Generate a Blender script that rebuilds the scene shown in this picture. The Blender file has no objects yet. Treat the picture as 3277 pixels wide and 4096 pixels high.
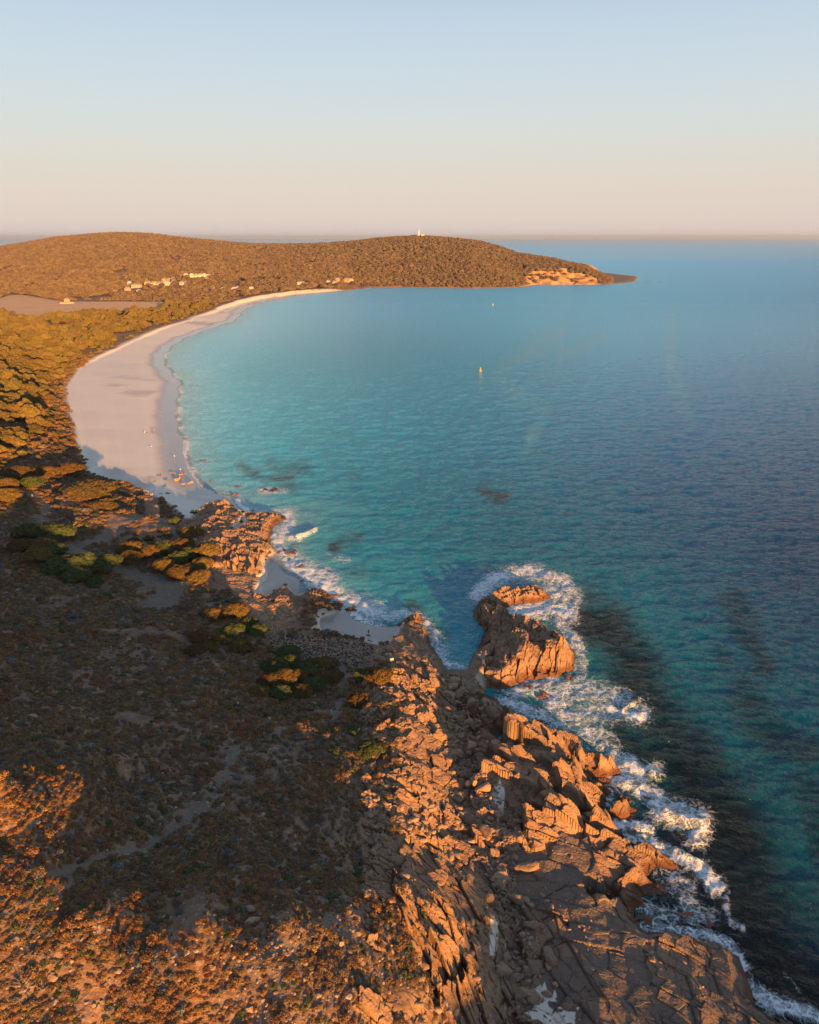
import bpy, math, random
import numpy as np
R = math.radians
C = bpy.context.scene.collection

# ------------------------------------------------------------------ camera
PITCH, FPX, HC = R(19.88), 3036.0, 100.0
cam_d = bpy.data.cameras.new('camera'); cam = bpy.data.objects.new('camera', cam_d); C.objects.link(cam)
cam.location = (0, 0, HC); cam.rotation_euler = (math.pi/2 - PITCH, 0, 0)
cam_d.sensor_fit = 'VERTICAL'; cam_d.sensor_height = 24.0; cam_d.lens = 12.0/(2048/FPX)
cam_d.clip_start = 0.5; cam_d.clip_end = 200000
bpy.context.scene.camera = cam

# ------------------------------------------------------------------ light
SUN_EL, SUN_AZ = 6.2, 154.5          # azimuth measured clockwise from +Y (the view direction)
sc = bpy.context.scene
w = bpy.data.worlds.new('World'); sc.world = w; w.use_nodes = True
nt = w.node_tree; nt.nodes.clear()
out = nt.nodes.new('ShaderNodeOutputWorld'); bg = nt.nodes.new('ShaderNodeBackground')
sky = nt.nodes.new('ShaderNodeTexSky'); sky.sky_type = 'NISHITA'; sky.sun_disc = False
sky.sun_elevation = R(SUN_EL); sky.sun_rotation = R(SUN_AZ); sky.altitude = 100
sky.air_density = 1.0; sky.dust_density = 1.0; sky.ozone_density = 1.0
tc = nt.nodes.new('ShaderNodeTexCoord'); sp = nt.nodes.new('ShaderNodeSeparateXYZ')
nt.links.new(tc.outputs['Generated'], sp.inputs[0])
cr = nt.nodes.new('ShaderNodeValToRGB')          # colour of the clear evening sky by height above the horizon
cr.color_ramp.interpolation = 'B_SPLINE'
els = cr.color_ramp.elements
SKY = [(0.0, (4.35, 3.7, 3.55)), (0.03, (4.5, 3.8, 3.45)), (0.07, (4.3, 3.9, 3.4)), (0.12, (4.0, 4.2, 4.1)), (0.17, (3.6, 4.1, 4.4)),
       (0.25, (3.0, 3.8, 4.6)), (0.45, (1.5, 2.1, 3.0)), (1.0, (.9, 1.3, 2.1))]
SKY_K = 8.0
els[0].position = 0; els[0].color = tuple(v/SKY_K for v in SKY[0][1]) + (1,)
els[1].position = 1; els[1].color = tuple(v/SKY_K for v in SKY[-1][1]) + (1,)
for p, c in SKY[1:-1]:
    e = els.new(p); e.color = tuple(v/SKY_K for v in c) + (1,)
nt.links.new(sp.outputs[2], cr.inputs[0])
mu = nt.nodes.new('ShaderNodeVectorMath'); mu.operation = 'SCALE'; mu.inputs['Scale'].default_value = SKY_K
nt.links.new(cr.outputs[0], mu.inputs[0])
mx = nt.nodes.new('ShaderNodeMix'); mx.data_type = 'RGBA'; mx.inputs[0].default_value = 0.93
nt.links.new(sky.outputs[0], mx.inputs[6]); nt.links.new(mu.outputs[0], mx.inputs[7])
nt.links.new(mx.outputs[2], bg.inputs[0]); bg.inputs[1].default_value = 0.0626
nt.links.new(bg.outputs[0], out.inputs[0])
sd = bpy.data.lights.new('sun', 'SUN'); sun = bpy.data.objects.new('sun', sd); C.objects.link(sun)
sd.energy = 5.0; sd.angle = R(0.6); sd.color = (1.0, 0.45, 0.11)
SDIR = np.array([math.sin(R(SUN_AZ))*math.cos(R(SUN_EL)), math.cos(R(SUN_AZ))*math.cos(R(SUN_EL)), math.sin(R(SUN_EL))])
from mathutils import Vector, Matrix
sun.rotation_euler = Vector(SDIR).to_track_quat('Z', 'Y').to_euler()
vs = sc.view_settings; vs.view_transform = 'Standard'; vs.look = 'None'; vs.gamma = 1; vs.use_curve_mapping = False
vs.exposure = 1.5
sc.cycles.use_denoising = True
sc.cycles.max_bounces = 5; sc.cycles.diffuse_bounces = 2; sc.cycles.volume_bounces = 0
sc.cycles.transparent_max_bounces = 12
sc.cycles.volume_step_rate = 5.0; sc.cycles.sample_clamp_indirect = 4.0

HAZE_D = 3.6e-5
rng = np.random.default_rng(7); random.seed(7)
f32 = np.float32
# ------------------------------------------------------------------ picture <-> world, used only to read positions
cP, sP = math.cos(PITCH), math.sin(PITCH)
def ray(px, py):
    a = (px - 1638.5)/FPX; b = (2048 - py)/FPX
    return np.array([a, cP + b*sP, -sP + b*cP])
def at(px, py, z=0.0):
    d = ray(px, py); t = (z - HC)/d[2]; return d[0]*t, d[1]*t
def gproj(x, y, z=0.0):
    dep = y*cP + (HC - z)*sP; up = y*sP - (HC - z)*cP
    return 1638.5 + FPX*x/dep, 2048 - FPX*up/dep

# ------------------------------------------------------------------ noise
def hsh(ix, iy, s):
    h = (ix.astype(np.int64)*374761393 + iy.astype(np.int64)*668265263 + s*1442695041) & 0xffffffff
    h = ((h ^ (h >> 13))*1274126177) & 0xffffffff
    h = ((h ^ (h >> 16))*2246822519) & 0xffffffff
    return ((h ^ (h >> 15)) & 0xffffff).astype(f32)/f32(0xffffff)
def vnoise(x, y, s=0):
    ix = np.floor(x); iy = np.floor(y); fx = (x - ix).astype(f32); fy = (y - iy).astype(f32)
    fx = fx*fx*(3 - 2*fx); fy = fy*fy*(3 - 2*fy)
    a = hsh(ix, iy, s); b = hsh(ix+1, iy, s); c = hsh(ix, iy+1, s); d = hsh(ix+1, iy+1, s)
    return a + (b-a)*fx + (c-a)*fy + (a-b-c+d)*fx*fy
def fbm(x, y, o=4, s=0, g=0.5):
    r = 0; a = 1; t = 0
    for i in range(o):
        r = r + a*vnoise(x, y, s + i*17); t += a; a *= g; x = x*2.03 + 3.1; y = y*2.03 + 1.7
    return r/t
def voro(x, y, s=0, jit=0.9):
    """nearest two cell centres: f1, gap f2-f1, three randoms of the cell, offset from its centre"""
    ix = np.floor(x); iy = np.floor(y)
    f1 = np.full(x.shape, 9e9, f32); f2 = f1.copy(); ox = np.zeros(x.shape, f32); oy = ox.copy()
    cx = np.zeros(x.shape); cy = cx.copy()
    for a in (-1, 0, 1):
        for b in (-1, 0, 1):
            jx = ix + a; jy = iy + b
            dx = (jx + 0.5 + (hsh(jx, jy, s) - 0.5)*jit - x).astype(f32); dy = (jy + 0.5 + (hsh(jx, jy, s+5) - 0.5)*jit - y).astype(f32)
            d = np.sqrt(dx*dx + dy*dy); m = d < f1
            f2 = np.where(m, f1, np.minimum(f2, d)); f1 = np.where(m, d, f1)
            ox = np.where(m, dx, ox); oy = np.where(m, dy, oy); cx = np.where(m, jx, cx); cy = np.where(m, jy, cy)
    return f1, f2 - f1, hsh(cx, cy, s+11), hsh(cx, cy, s+12), hsh(cx, cy, s+13), ox, oy
def sst(a, b, x):
    t = np.clip((x - a)/(b - a), 0, 1); return t*t*(3 - 2*t)

# ------------------------------------------------------------------ elevations read off the place (picture x, y, metres)
CTRL = [(0,4096,28.5),(400,4096,28),(800,4096,27.5),(1200,4096,26.5),(1500,4096,23.5),(1700,4096,18.5),(1900,4050,10),(2100,4050,6),(2400,4000,7),(2800,4000,4.5),(3100,4300,4),
 (0,5000,25),(1000,5000,22),(2000,5000,11),(3000,5000,8),(3600,4600,3),(-600,4096,34),(-600,3100,39),(-600,2400,30),
 (0,3700,33),(400,3680,33),(800,3680,32.3),(1150,3650,29.5),(1400,3620,25.5),(1600,3600,20),(1750,3600,14),(1880,3700,8),
 (0,3400,33),(300,3420,29),(450,3480,27.5),(600,3400,25.5),(900,3450,23.5),(1200,3450,19),(1450,3450,14),(1700,3450,9.5),(1850,3450,5),
 (0,3120,37),(300,3130,31),(0,2950,33),(600,3100,22.5),(900,3100,19),(1200,3100,15),(1400,3100,12.5),(1600,3080,11),(1720,3150,8),(1690,3280,9),
 (0,2800,26),(300,2800,22.5),(600,2800,18),(900,2800,13),(1200,2850,10),(1400,2850,9.5),(1550,2850,10),(1640,2900,9.5),(1720,2850,5.5),
 (0,2550,20.5),(300,2550,16.5),(600,2550,13.5),(900,2560,9),(1100,2700,8),(1300,2720,6.5),(1500,2700,7),(1570,2650,5.5),(1680,2650,3),
 (0,2350,16),(300,2350,12),(600,2350,9),(800,2400,7.5),(950,2420,7),(0,2150,14.5),(250,2150,12),(450,2130,9.5),(600,2100,7.5),(750,2180,7),(680,2250,7),(850,2230,7.5),
 (0,1990,17),(200,1990,12),(350,1990,9.5),(480,2000,6.5),(560,2020,5),(450,1935,3.2),(340,1880,3.4),(600,1950,2.6),(700,2020,2.6),(740,2070,3),
 (-600,2000,26),(0,1850,16),(150,1850,11),(250,1830,7),(0,1700,16),(150,1700,11),(240,1700,6),(0,1550,14),(150,1550,8.5),(240,1560,4.5),(330,1460,4),
 (-600,1600,20),(0,1400,11),(200,1400,7),(400,1400,4.5),(0,1290,7),(300,1290,6),(600,1300,5.5),(-600,1300,12),(800,1240,5),(0,1240,5),(400,1235,5),(600,1240,5),
 (320,1650,3.0),(450,1600,2.4),(450,1800,2.2),(600,1500,1.6),(560,1850,1.7),(650,1750,0.9),(600,1380,2),(800,1300,1.6),
 (1640,2500,1.8),(1700,2600,2.6),(1760,2680,2.0),(1800,2780,2.0),(1880,2760,0.7),(1860,2880,0.5),(1850,3000,1.4),(1880,3110,1.9),(1950,3300,2.6),(2020,3480,3.0),(2060,3700,3.8),(2090,3900,4.6),
 (1760,3000,4.5),(1820,3300,4),(2050,2960,4.2),(2200,2990,4.8),(2350,3040,4),(2450,3080,2.4),(1980,2900,2.2),(2120,2880,2.0),(2050,2850,1.6),(2250,2935,2.4),(2150,2790,2.5),(2150,3130,5),(2320,3180,3.8),(2080,3200,4.6),(2250,3260,4.2),(2420,3240,2.4),
 (2150,3360,3.6),(2400,3345,3.2),(2620,3430,2.2),(2250,3480,3.6),(2200,3650,4.8),(2450,3740,4.2),(2700,3830,3.4),(2550,3900,5),(2250,3900,5.6),(2850,3880,2.4),
 (2120,2640,5.4),(2180,2560,4.4),(2060,2580,3.8),(1980,2600,2.4),(2230,2640,3.8),(2090,2680,4.8),(2060,2390,2.8),(1940,2440,2.6),(2010,2500,2.8),(2160,2380,2.5),(1960,2720,3),
 (850,2070,4.5),(960,2110,3.6),(900,2180,6.5),(1020,2180,4.2),(960,2290,5),(880,2330,6.5),(940,2370,6),(1130,2390,4),(1280,2380,3.6),(1150,2480,3.6),(1210,2440,3.6),(1060,2440,5),(960,2480,6.5),
 (1100,2560,4.5),(1300,2570,2.8),(1480,2585,2.2),(1350,2640,4.8),(1100,2310,0.9),(1400,2500,1.3),(1240,2760,8.6)]
cp = np.array([at(a, b, z) + (z,) for a, b, z in CTRL])
gq = np.array([gproj(x, y) for x, y, z in cp])
def qd(gx, gy):                                   # compress the far distance so the relief stays smooth there
    return gx/1000.0, np.log(np.maximum(gy - 930.0, 5.0))*1.2
qx, qy = qd(gq[:, 0], gq[:, 1])
Dm = np.sqrt((qx[:, None]-qx)**2 + (qy[:, None]-qy)**2)
wts = np.linalg.solve(np.vstack([np.hstack([Dm + np.eye(len(qx))*-0.004, np.ones((len(qx), 1))]), np.append(np.ones(len(qx)), 0)]), np.append(cp[:, 2], 0))
def zrbf(x, y):
    gx, gy = gproj(x, np.maximum(y, 5.0)); ax, ay = qd(gx, gy); r = np.full(np.shape(ax), wts[-1])
    for i in range(len(qx)):
        r = r + wts[i]*np.sqrt((ax-qx[i])**2 + (ay-qy[i])**2)
    return r
# far hill: skyline, where the slope starts, where the crest runs
SKYL = [(-900,1010),(-600,1000),(0,984),(105,968),(238,945),(380,931),(475,926),(618,931),(760,947),(903,961),(1027,971),(1188,972),(1331,967),(1426,957),(1521,947),(1640,938),(1725,937),
 (1855,947),(1919,955),(1984,972),(2049,996),(2061,1003),(2130,1011),(2212,1024),(2277,1039),(2341,1050),(2374,1070),(2439,1098),(2480,1121),(2536,1131),(2700,1135)]
SHORE = [(1430,1152),(1603,1150),(1887,1154),(2049,1152),(2105,1146),(2130,1139),(2293,1139),(2415,1139),(2520,1131),(2536,1127)]
RIDGE = [(-900,3000),(0,2700),(475,2550),(1100,2450),(1668,2250),(2061,2120),(2300,2030),(2480,1960),(2536,1900),(2700,1900)]
def sy(lst, c): return np.interp(c, [p[0] for p in lst], [p[1] for p in lst])
def far_base(c):
    ys = sy(SHORE, c); d = np.array([at(1638, v)[1] for v in np.atleast_1d(ys)]).reshape(np.shape(ys)) if np.size(ys) < 4000 else np.interp(ys, YT, DT)
    return np.where(c > 1430, d, np.interp(c, [-900, 0, 400, 800, 1100, 1430], [1500, 1420, 1330, 1300, 1450, 1690]))
YT = np.linspace(960, 5000, 4000); DT = np.array([at(1638, v)[1] for v in YT])
def farhill(x, y):
    c = gproj(x, y)[0]; yb = far_base(c); yr = np.interp(c, [p[0] for p in RIDGE], [p[1] for p in RIDGE])
    ysk = sy(SKYL, c); b = (2048 - ysk)/FPX
    zr = HC + yr*(-sP + b*cP)/(cP + b*sP) - 7.0
    zr = np.maximum(zr, 1.2)
    s = (y - yb)/np.maximum(yr - yb, 60)
    up = np.sin(np.clip(s, 0, 1)*math.pi/2)**1.15
    dn = np.cos(np.clip((s-1)/1.1, 0, 1)*math.pi/2)
    z0 = np.where(c > 1430, 1.0, 6.0)
    z = z0 + (zr - z0)*np.where(s < 1, up, 1)*np.where(s > 1, dn, 1)
    z = z + (fbm(x/160, y/160, 3, 3) - 0.5)*14*sst(0, .25, s)*sst(1.0, 0.8, s)*np.clip(zr/60, 0, 1)
    cl = sst(2085, 2120, c)*sst(2420, 2360, c)*sst(1300, 1500, y)
    z = np.maximum(z, cl*(33 + 8*(fbm(x/25, y/25, 3, 9)-.5))*sst(2470, 2250, c)**.4*sst(2, 34, y - yb + 20*(fbm(x/18, y/30, 3, 21)-.5)))
    return z, s, cl
def zbase(x, y):
    zn = zrbf(x, y); zf = farhill(x, y)[0]; k = sst(1000, 1280, y)
    return zn*(1-k) + zf*k
def hit(px, py, zf=None, ymax=3600):
    """where the line of sight through a picture point meets the ground"""
    d = ray(px, py); ys = np.geomspace(30, ymax, 500); t = ys/d[1]; x = d[0]*t; z = HC + d[2]*t
    zt = (zf or zbase)(x, ys); k = np.nonzero(z < np.maximum(zt, 0))[0]
    if len(k) == 0: return x[-1], ys[-1], zt[-1]
    k = max(k[0], 1); a = z[k-1]-max(zt[k-1], 0); b = max(zt[k], 0)-z[k]; f = a/max(a+b, 1e-6)
    yy = ys[k-1]+(ys[k]-ys[k-1])*f
    return d[0]*yy/d[1], yy, max(0, zt[k-1]+(zt[k]-zt[k-1])*f)
def poly(pts, seen=True): return np.array([hit(*p)[:2] if seen else at(*p) for p in pts])
def sdf(P, x, y):
    """signed distance in metres, positive inside"""
    n = len(P); d2 = np.full(x.shape, 1e18); ins = np.zeros(x.shape, bool)
    for i in range(n):
        ax, ay = P[i]; bx, by = P[(i+1) % n]; ex, ey = bx-ax, by-ay; wx, wy = x-ax, y-ay
        t = np.clip((wx*ex + wy*ey)/max(ex*ex+ey*ey, 1e-9), 0, 1)
        d2 = np.minimum(d2, (wx-ex*t)**2 + (wy-ey*t)**2)
        c = ((ay > y) != (by > y)) & (x < (bx-ax)*(y-ay)/(by-ay if by != ay else 1e-9) + ax); ins ^= c
    return np.sqrt(d2)*np.where(ins, 1, -1)
def ldist(P, x, y):
    d2 = np.full(x.shape, 1e18)
    for i in range(len(P)-1):
        ax, ay = P[i]; bx, by = P[i+1]; ex, ey = bx-ax, by-ay; wx, wy = x-ax, y-ay
        t = np.clip((wx*ex + wy*ey)/max(ex*ex+ey*ey, 1e-9), 0, 1); d2 = np.minimum(d2, (wx-ex*t)**2 + (wy-ey*t)**2)
    return np.sqrt(d2)

COAST = [(1480,1152),(1432,1156),(1317,1169),(1202,1180),(1107,1195),(1050,1208),(1011,1221),(973,1239),(957,1262),(930,1285),(829,1318),(733,1353),(676,1391),(652,1423),(650,1449),(672,1481),(700,1512),
 (716,1532),(706,1583),(700,1621),(701,1646),(703,1710),(727,1768),(733,1812),(743,1863),(765,1901),(800,1945),(850,1975),(920,1985),(943,2020),(972,2049),(1013,2066),(1071,2056),(1146,2062),
 (1100,2101),(1083,2124),(1080,2182),(1106,2193),(1100,2240),(1114,2280),(1141,2298),(1181,2312),(1204,2332),(1199,2356),(1187,2382),(1257,2352),(1303,2362),(1343,2396),(1320,2420),(1372,2440),
 (1407,2449),(1400,2474),(1454,2501),(1512,2507),(1570,2521),(1604,2501),(1628,2478),(1657,2468),(1697,2476),(1672,2500),(1715,2525),(1728,2583),(1772,2640),(1791,2678),(1855,2676),(1874,2640),
 (1881,2615),(1912,2575),(1919,2512),(1887,2487),(1874,2445),(1912,2395),(1983,2372),(2085,2350),(2155,2345),(2174,2362),(2206,2389),(2155,2412),(2046,2420),(2015,2432),(2040,2478),(2129,2488),
 (2206,2525),(2238,2565),(2295,2605),(2304,2672),(2238,2700),(2129,2722),(2046,2745),(1964,2757),(1950,2770),(1989,2800),(2008,2846),(2034,2880),(2123,2915),(2225,2948),(2321,2980),
 (2397,3026),(2448,3045),(2483,3074),(2515,3118),(2432,3108),(2372,3108),(2372,3147),(2477,3161),(2419,3188),(2432,3223),(2521,3212),(2528,3270),(2400,3288),(2496,3312),(2490,3344),(2560,3376),
 (2649,3410),(2719,3478),(2623,3491),(2617,3529),(2687,3542),(2572,3587),(2585,3625),(2534,3644),(2540,3692),(2572,3725),(2655,3738),(2751,3752),(2879,3792),(2949,3826),(2974,3893),(3000,3957),
 (3006,4033),(3134,4105),(3300,4190),(3600,4320),(4200,4500),(4700,5600)]
LAND = poly(COAST, False)
far_pts = np.array([at(a, b) for a, b in reversed(SHORE[1:])])
LAND = np.vstack([[(-60, -60), (-600, -60), (-6000, 400), (-6000, 5200), (0, 4200), (560, 2600), (620, 2150)], [at(2540, 1125)], far_pts, LAND, [(200, 5), (200, -60)]])
POOLS = [poly(p) for p in ([(2305,3500),(2387,3485),(2477,3510),(2496,3561),(2445,3605),(2368,3580)], [(1845,2840),(1905,2850),(1900,2905),(1850,2915),(1835,2870)], [(1905,2640),(1935,2600),(1950,2620),(1925,2660)], [(1930,2680),(1960,2685),(1955,2730),(1925,2725)])]
SAND = [poly([(1500,1150),(1317,1154),(1202,1161),(1126,1170),(1050,1181),(973,1195),(893,1219),(848,1238),(803,1257),(765,1270),(670,1302),(574,1340),(478,1385),(383,1423),(319,1468),(287,1506),(262,1557),(275,1640),
  (300,1720),(318,1800),(338,1876),(408,1908),(491,1933),(580,1966),(650,1995),(696,2024),(725,2053),(754,2076),(777,2053),(812,2018),(850,2006),(900,2005),(960,2030),(985,2085),(930,2125),(920,2106),(960,2060),(1100,1960),(900,1700),(1200,1300),(1500,1175)]),
 poly([(1077,2199),(1106,2180),(1180,2240),(1250,2320),(1190,2390),(1141,2330),(1106,2350),(1083,2373),(1042,2373),(1019,2364),(1036,2321),(1007,2301),(1048,2298),(1059,2263),(1048,2246)]),
 poly([(1222,2524),(1257,2489),(1251,2460),(1257,2431),(1314,2422),(1380,2400),(1500,2450),(1600,2490),(1575,2547),(1546,2579),(1454,2559),(1338,2530)]),
 poly([(1905,2630),(1935,2595),(1950,2610),(1935,2650)]), poly([(1880,2705),(1930,2680),(1950,2720),(1920,2735)]),
]
SALT = [poly([(2150,3960),(2200,3955),(2230,4040),(2280,4096),(2150,4120),(2120,4040)]), poly([(2005,3740),(2030,3735),(2045,3790),(2015,3790)]), poly([(1935,3180),(1990,3190),(1970,3240),(1940,3230)])]
LOWROCK = poly([(470,1990),(560,1965),(660,1985),(735,2040),(740,2085),(700,2110),(640,2075),(560,2055),(500,2030)])
ROCK = [poly([(1640,2440),(1560,2560),(1480,2640),(1450,2710),(1500,2760),(1430,2850),(1480,2960),(1490,3040),(1420,3150),(1400,3260),(1460,3350),(1430,3450),(1480,3600),(1560,3750),(1600,3850),(1660,3960),(1560,4150),(1700,4500),(1900,5200),(4300,5200),(4300,4300),(3200,3900),
  (2900,3300),(2500,2950),(2200,2800),(1950,2780),(1800,2700),(1760,2450)]),
 poly([(1830,2700),(1830,2400),(2000,2200),(2300,2250),(2500,2700),(2000,2830)]),
 poly([(720,2120),(770,2050),(850,1995),(1000,1990),(1300,2000),(1200,2200),(1070,2200),(1045,2290),(1040,2370),(1200,2290),(1400,2380),(1260,2440),(1250,2520),(1100,2545),(1000,2530),(960,2440),(900,2350),(860,2330),(810,2270),(790,2170)]),
 poly([(1440,3925),(1540,3935),(1640,4000),(1660,4096),(1500,4150),(1400,4100),(1380,3990)]),
 poly([(470,3040),(500,3030),(520,3060),(490,3075)])]
COBBLE = [poly([(1048,2536),(1222,2527),(1338,2536),(1454,2565),(1546,2585),(1570,2600),(1512,2630),(1425,2665),(1338,2640),(1210,2625),(1106,2605)]),
 poly([(1760,2680),(1860,2690),(1900,2780),(1920,2900),(1903,2981),(1890,3022),(1915,3080),(2010,3200),(2080,3330),(2080,3500),(2120,3700),(2130,3900),(2060,3900),(1990,3600),(1900,3300),(1830,3132),(1800,3080),(1800,2993),(1780,2850)])]
TRACKS = [(poly([(75,1950),(130,1985),(175,2010),(185,2050),(150,2105),(120,2140)]), 2.0), (poly([(600,2062),(540,2085),(480,2110),(400,2150),(300,2180),(255,2185)]), 2.6),
 (poly([(255,2180),(300,2215),(380,2235),(470,2260),(550,2290),(660,2320),(690,2350),(640,2390),(600,2400)]), 4.2), (poly([(225,3530),(330,3475),(450,3420),(560,3380),(640,3330),(730,3270),(800,3220),(870,3150),(930,3050),(950,2980)]), .75), (poly([(1380,2600),(1370,2720),(1350,2820),(1330,2880)]), 1.3),
 (poly([(640,2080),(690,2130),(710,2200)]), 1.5)]
STONY = [(poly([(450,2600),(560,2560),(620,2640),(500,2700)])), poly([(800,3100),(1000,2950),(1220,2900),(1250,3050),(1000,3150),(820,3250),(500,3470),(300,3560),(450,3400)]), poly([(1000,3550),(1200,3300),(1450,3200),(1500,3600),(1560,3900),(1500,4096),(1150,4096),(900,4000),(1000,3750)])]
FIELD = poly([(-400,1205),(0,1196),(40,1178),(90,1180),(160,1192),(230,1204),(330,1206),(500,1206),(660,1207),(625,1240),(560,1248),(440,1248),(300,1256),(210,1262),(150,1266),(100,1262),(0,1245),(-400,1260)])
DUNE = poly([(-500,1290),(0,1262),(120,1275),(230,1265),(400,1252),(600,1244),(660,1210),(760,1212),(880,1222),(840,1240),(800,1254),(765,1266),(670,1298),(574,1335),(478,1380),(383,1418),(315,1462),(283,1500),(256,1557),(262,1640),(285,1720),(290,1790),(230,1830),(150,1850),(0,1900),(-400,1950),(-700,1700)])
OR_C = [(2120,2600,72,1.8,1.0),(2060,2390,20,1.6,1.0),(1960,2480,75,1.8,1.0),(2150,3000,-28,1.7,1.0),(2350,3150,-24,1.7,1.0),(2100,3230,-20,1.5,1.0),(2200,3480,-14,1.1,.36),(2450,3750,-16,1.0,.28),(2250,3900,-70,1.2,.38),(2800,3900,-35,1.2,.42),
 (2550,3450,-15,1.6,.8),(1650,2600,-52,1.0,.6),(1750,2780,-55,1.6,.8),(1600,2850,52,1.5,.9),(1500,2700,30,1.6,1.0),(1700,3020,60,1.5,.7),(1560,3050,48,1.4,.8),(1650,3250,-12,1.2,.8),(1700,3450,-30,1.3,.7),(1760,3640,-38,1.5,.8),(1900,3600,-62,1.3,.6),
 (1800,3850,-58,1.6,.9),(1950,4000,-55,1.6,.9),(2080,3800,-75,1.4,.6),(1500,4020,-10,1.6,.9),(850,2080,60,1.3,1.0),(1000,2130,15,1.3,.9),(930,2220,85,1.5,1.0),(900,2340,20,1.1,.5),(1060,2440,50,1.1,.6),(1150,2380,50,1.4,.8),(1280,2370,30,1.4,.8)]
ORW = np.array([hit(a, b)[:2] + (ang, lw, am) for a, b, ang, lw, am in OR_C])

def ground(x, y, sub=6):
    """height and masks over a structured grid; broad shapes are worked out on every sub-th point"""
    ny, nx = x.shape
    def coarse(f):
        i = np.unique(np.append(np.arange(0, ny, sub), ny-1)); j = np.unique(np.append(np.arange(0, nx, sub), nx-1))
        v = f(x[np.ix_(i, j)], y[np.ix_(i, j)])
        ii = np.arange(ny); k = np.clip(np.searchsorted(i, ii, 'right')-1, 0, len(i)-2); fr = ((ii-i[k])/(i[k+1]-i[k]))[:, None]
        v = v[k]*(1-fr) + v[k+1]*fr
        jj = np.arange(nx); k = np.clip(np.searchsorted(j, jj, 'right')-1, 0, len(j)-2); fr = ((jj-j[k])/(j[k+1]-j[k]))[None]
        return (v[:, k]*(1-fr) + v[:, k+1]*fr).astype(f32)
    r = np.hypot(x, y); k = np.clip(r/150, .5, 6)
    n1 = fbm(x/7/k, y/7/k, 4, 1) - .5; n2 = fbm(x/2.2/k, y/2.2/k, 3, 2) - .5
    near = sst(900, 600, y)
    M = {}
    dl = coarse(lambda a, b: sdf(LAND, a, b)) + (n1*4.0 + n2*1.5)*np.minimum(k, 2.5)*.7*(1-coarse(lambda a, b: sst(-12, 0, sdf(SAND[0], a, b)))*.8)
    cus = sst(-20, -3, coarse(lambda a, b: sdf(SAND[0], a, b)))*sst(300, 420, y)
    dl = dl + cus*(1.6*np.abs(np.sin((y + 6*fbm(x/40, y/40, 2, 8))/ (7.5 + y*.006))) - .9)*np.clip(y/450, 1, 2)
    sand = np.full(x.shape, -1e9, f32)
    for P in SAND: sand = np.maximum(sand, coarse(lambda a, b: sdf(P, a, b)))
    sand = sst(-.8, .8, (sand + n1*2.5*k)/k)
    rock = np.full(x.shape, -1e9, f32)
    for P in ROCK: rock = np.maximum(rock, coarse(lambda a, b: sdf(P, a, b)))
    M['rockd'] = rock + n1*14
    rock = sst(-1.2, 1.5, rock + n1*16)*(1-sand)
    salt = np.full(x.shape, -1e9, f32)
    for P in SALT: salt = np.maximum(salt, coarse(lambda a, b: sdf(P, a, b)))
    salt = sst(0, .25, salt*.6 + n1*5 + n2*4)
    low = sst(0, 2, coarse(lambda a, b: sdf(LOWROCK, a, b)) + n1*22)*sst(.04, .12, n1*.5 + n2*1.2)
    pool = np.full(x.shape, -1e9, f32)
    for P in POOLS: pool = np.maximum(pool, coarse(lambda a, b: sdf(P, a, b)))
    pool = pool + n1*2 + n2*2
    cob = np.full(x.shape, -1e9, f32)
    for P in COBBLE: cob = np.maximum(cob, coarse(lambda a, b: sdf(P, a, b)))
    cob = sst(-.8, .8, cob + n1*6)*(1-sand)
    trk = np.zeros(x.shape, f32)
    for P, wd in TRACKS: trk = np.maximum(trk, coarse(lambda a, b: sst(wd*1.25, wd*.55, ldist(P, a, b) + 0*a)))
    trk = sst(.25, .75, trk + n1*1.0)*(1-rock)
    stony = np.full(x.shape, -1e9, f32)
    for P in STONY: stony = np.maximum(stony, coarse(lambda a, b: sdf(P, a, b)))
    stony = sst(-3, 3, stony + n1*14)
    field = sst(-4, 4, coarse(lambda a, b: sdf(FIELD, a, b)) + n1*14)
    zb = coarse(zbase)
    # broad undulation of the heath
    heath = (1-rock)*(1-sand)
    zb = zb + heath*near*((fbm(x/20, y/20, 3, 31)-.5)*4.2 + (fbm(x/5, y/5, 3, 33)-.5)*1.5)
    # jointed granite: every outcrop has its own joint direction
    rm = np.maximum(rock, low*.5)
    sel = (rm > 0.01) & (y < 420)
    X = x[sel]; Y = y[sel]; wx = X + (fbm(X/9, Y/9, 3, 41)-.5)*9; wy = Y + (fbm(X/9, Y/9, 3, 42)-.5)*9
    best = np.full(X.shape, 1e18); ang = np.zeros(X.shape); am = np.ones(X.shape); br = np.ones(X.shape); fq = np.ones(X.shape)
    for ox, oy, an, lw, a2 in ORW:
        d = (wx-ox)**2 + (wy-oy)**2; m = d < best; best = np.where(m, d, best); ang = np.where(m, an, ang); am = np.where(m, lw, am); br = np.where(m, a2, br); fq = np.where(m, 1.1 + .75*(ox < 9)*(oy < 175) + .6*(oy > 180), fq)
    ca, sa = np.cos(np.radians(ang)), np.sin(np.radians(ang))
    bend = (fbm(X/16, Y/16, 2, 43)-.5)*2.6
    U = X*ca + Y*sa; V = -X*sa + Y*ca + bend
    U = U + (fbm(X/8, Y/8, 2, 47)-.5)*.9
    H = np.zeros(X.shape, f32); CR = np.zeros(X.shape, f32)
    sx, sy_ = SDIR[:2]/np.hypot(*SDIR[:2]); sU = sx*ca + sy_*sa; sV = -sx*sa + sy_*ca
    uq = np.where((fq < 1.2) & (wx > 8) & (am > 1.45), np.where(wy > 150, 1.5, .62), 1.0); U = U*fq*uq; V = V*fq; sU = sU/uq; sU = sU/fq; sV = sV/fq
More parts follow.
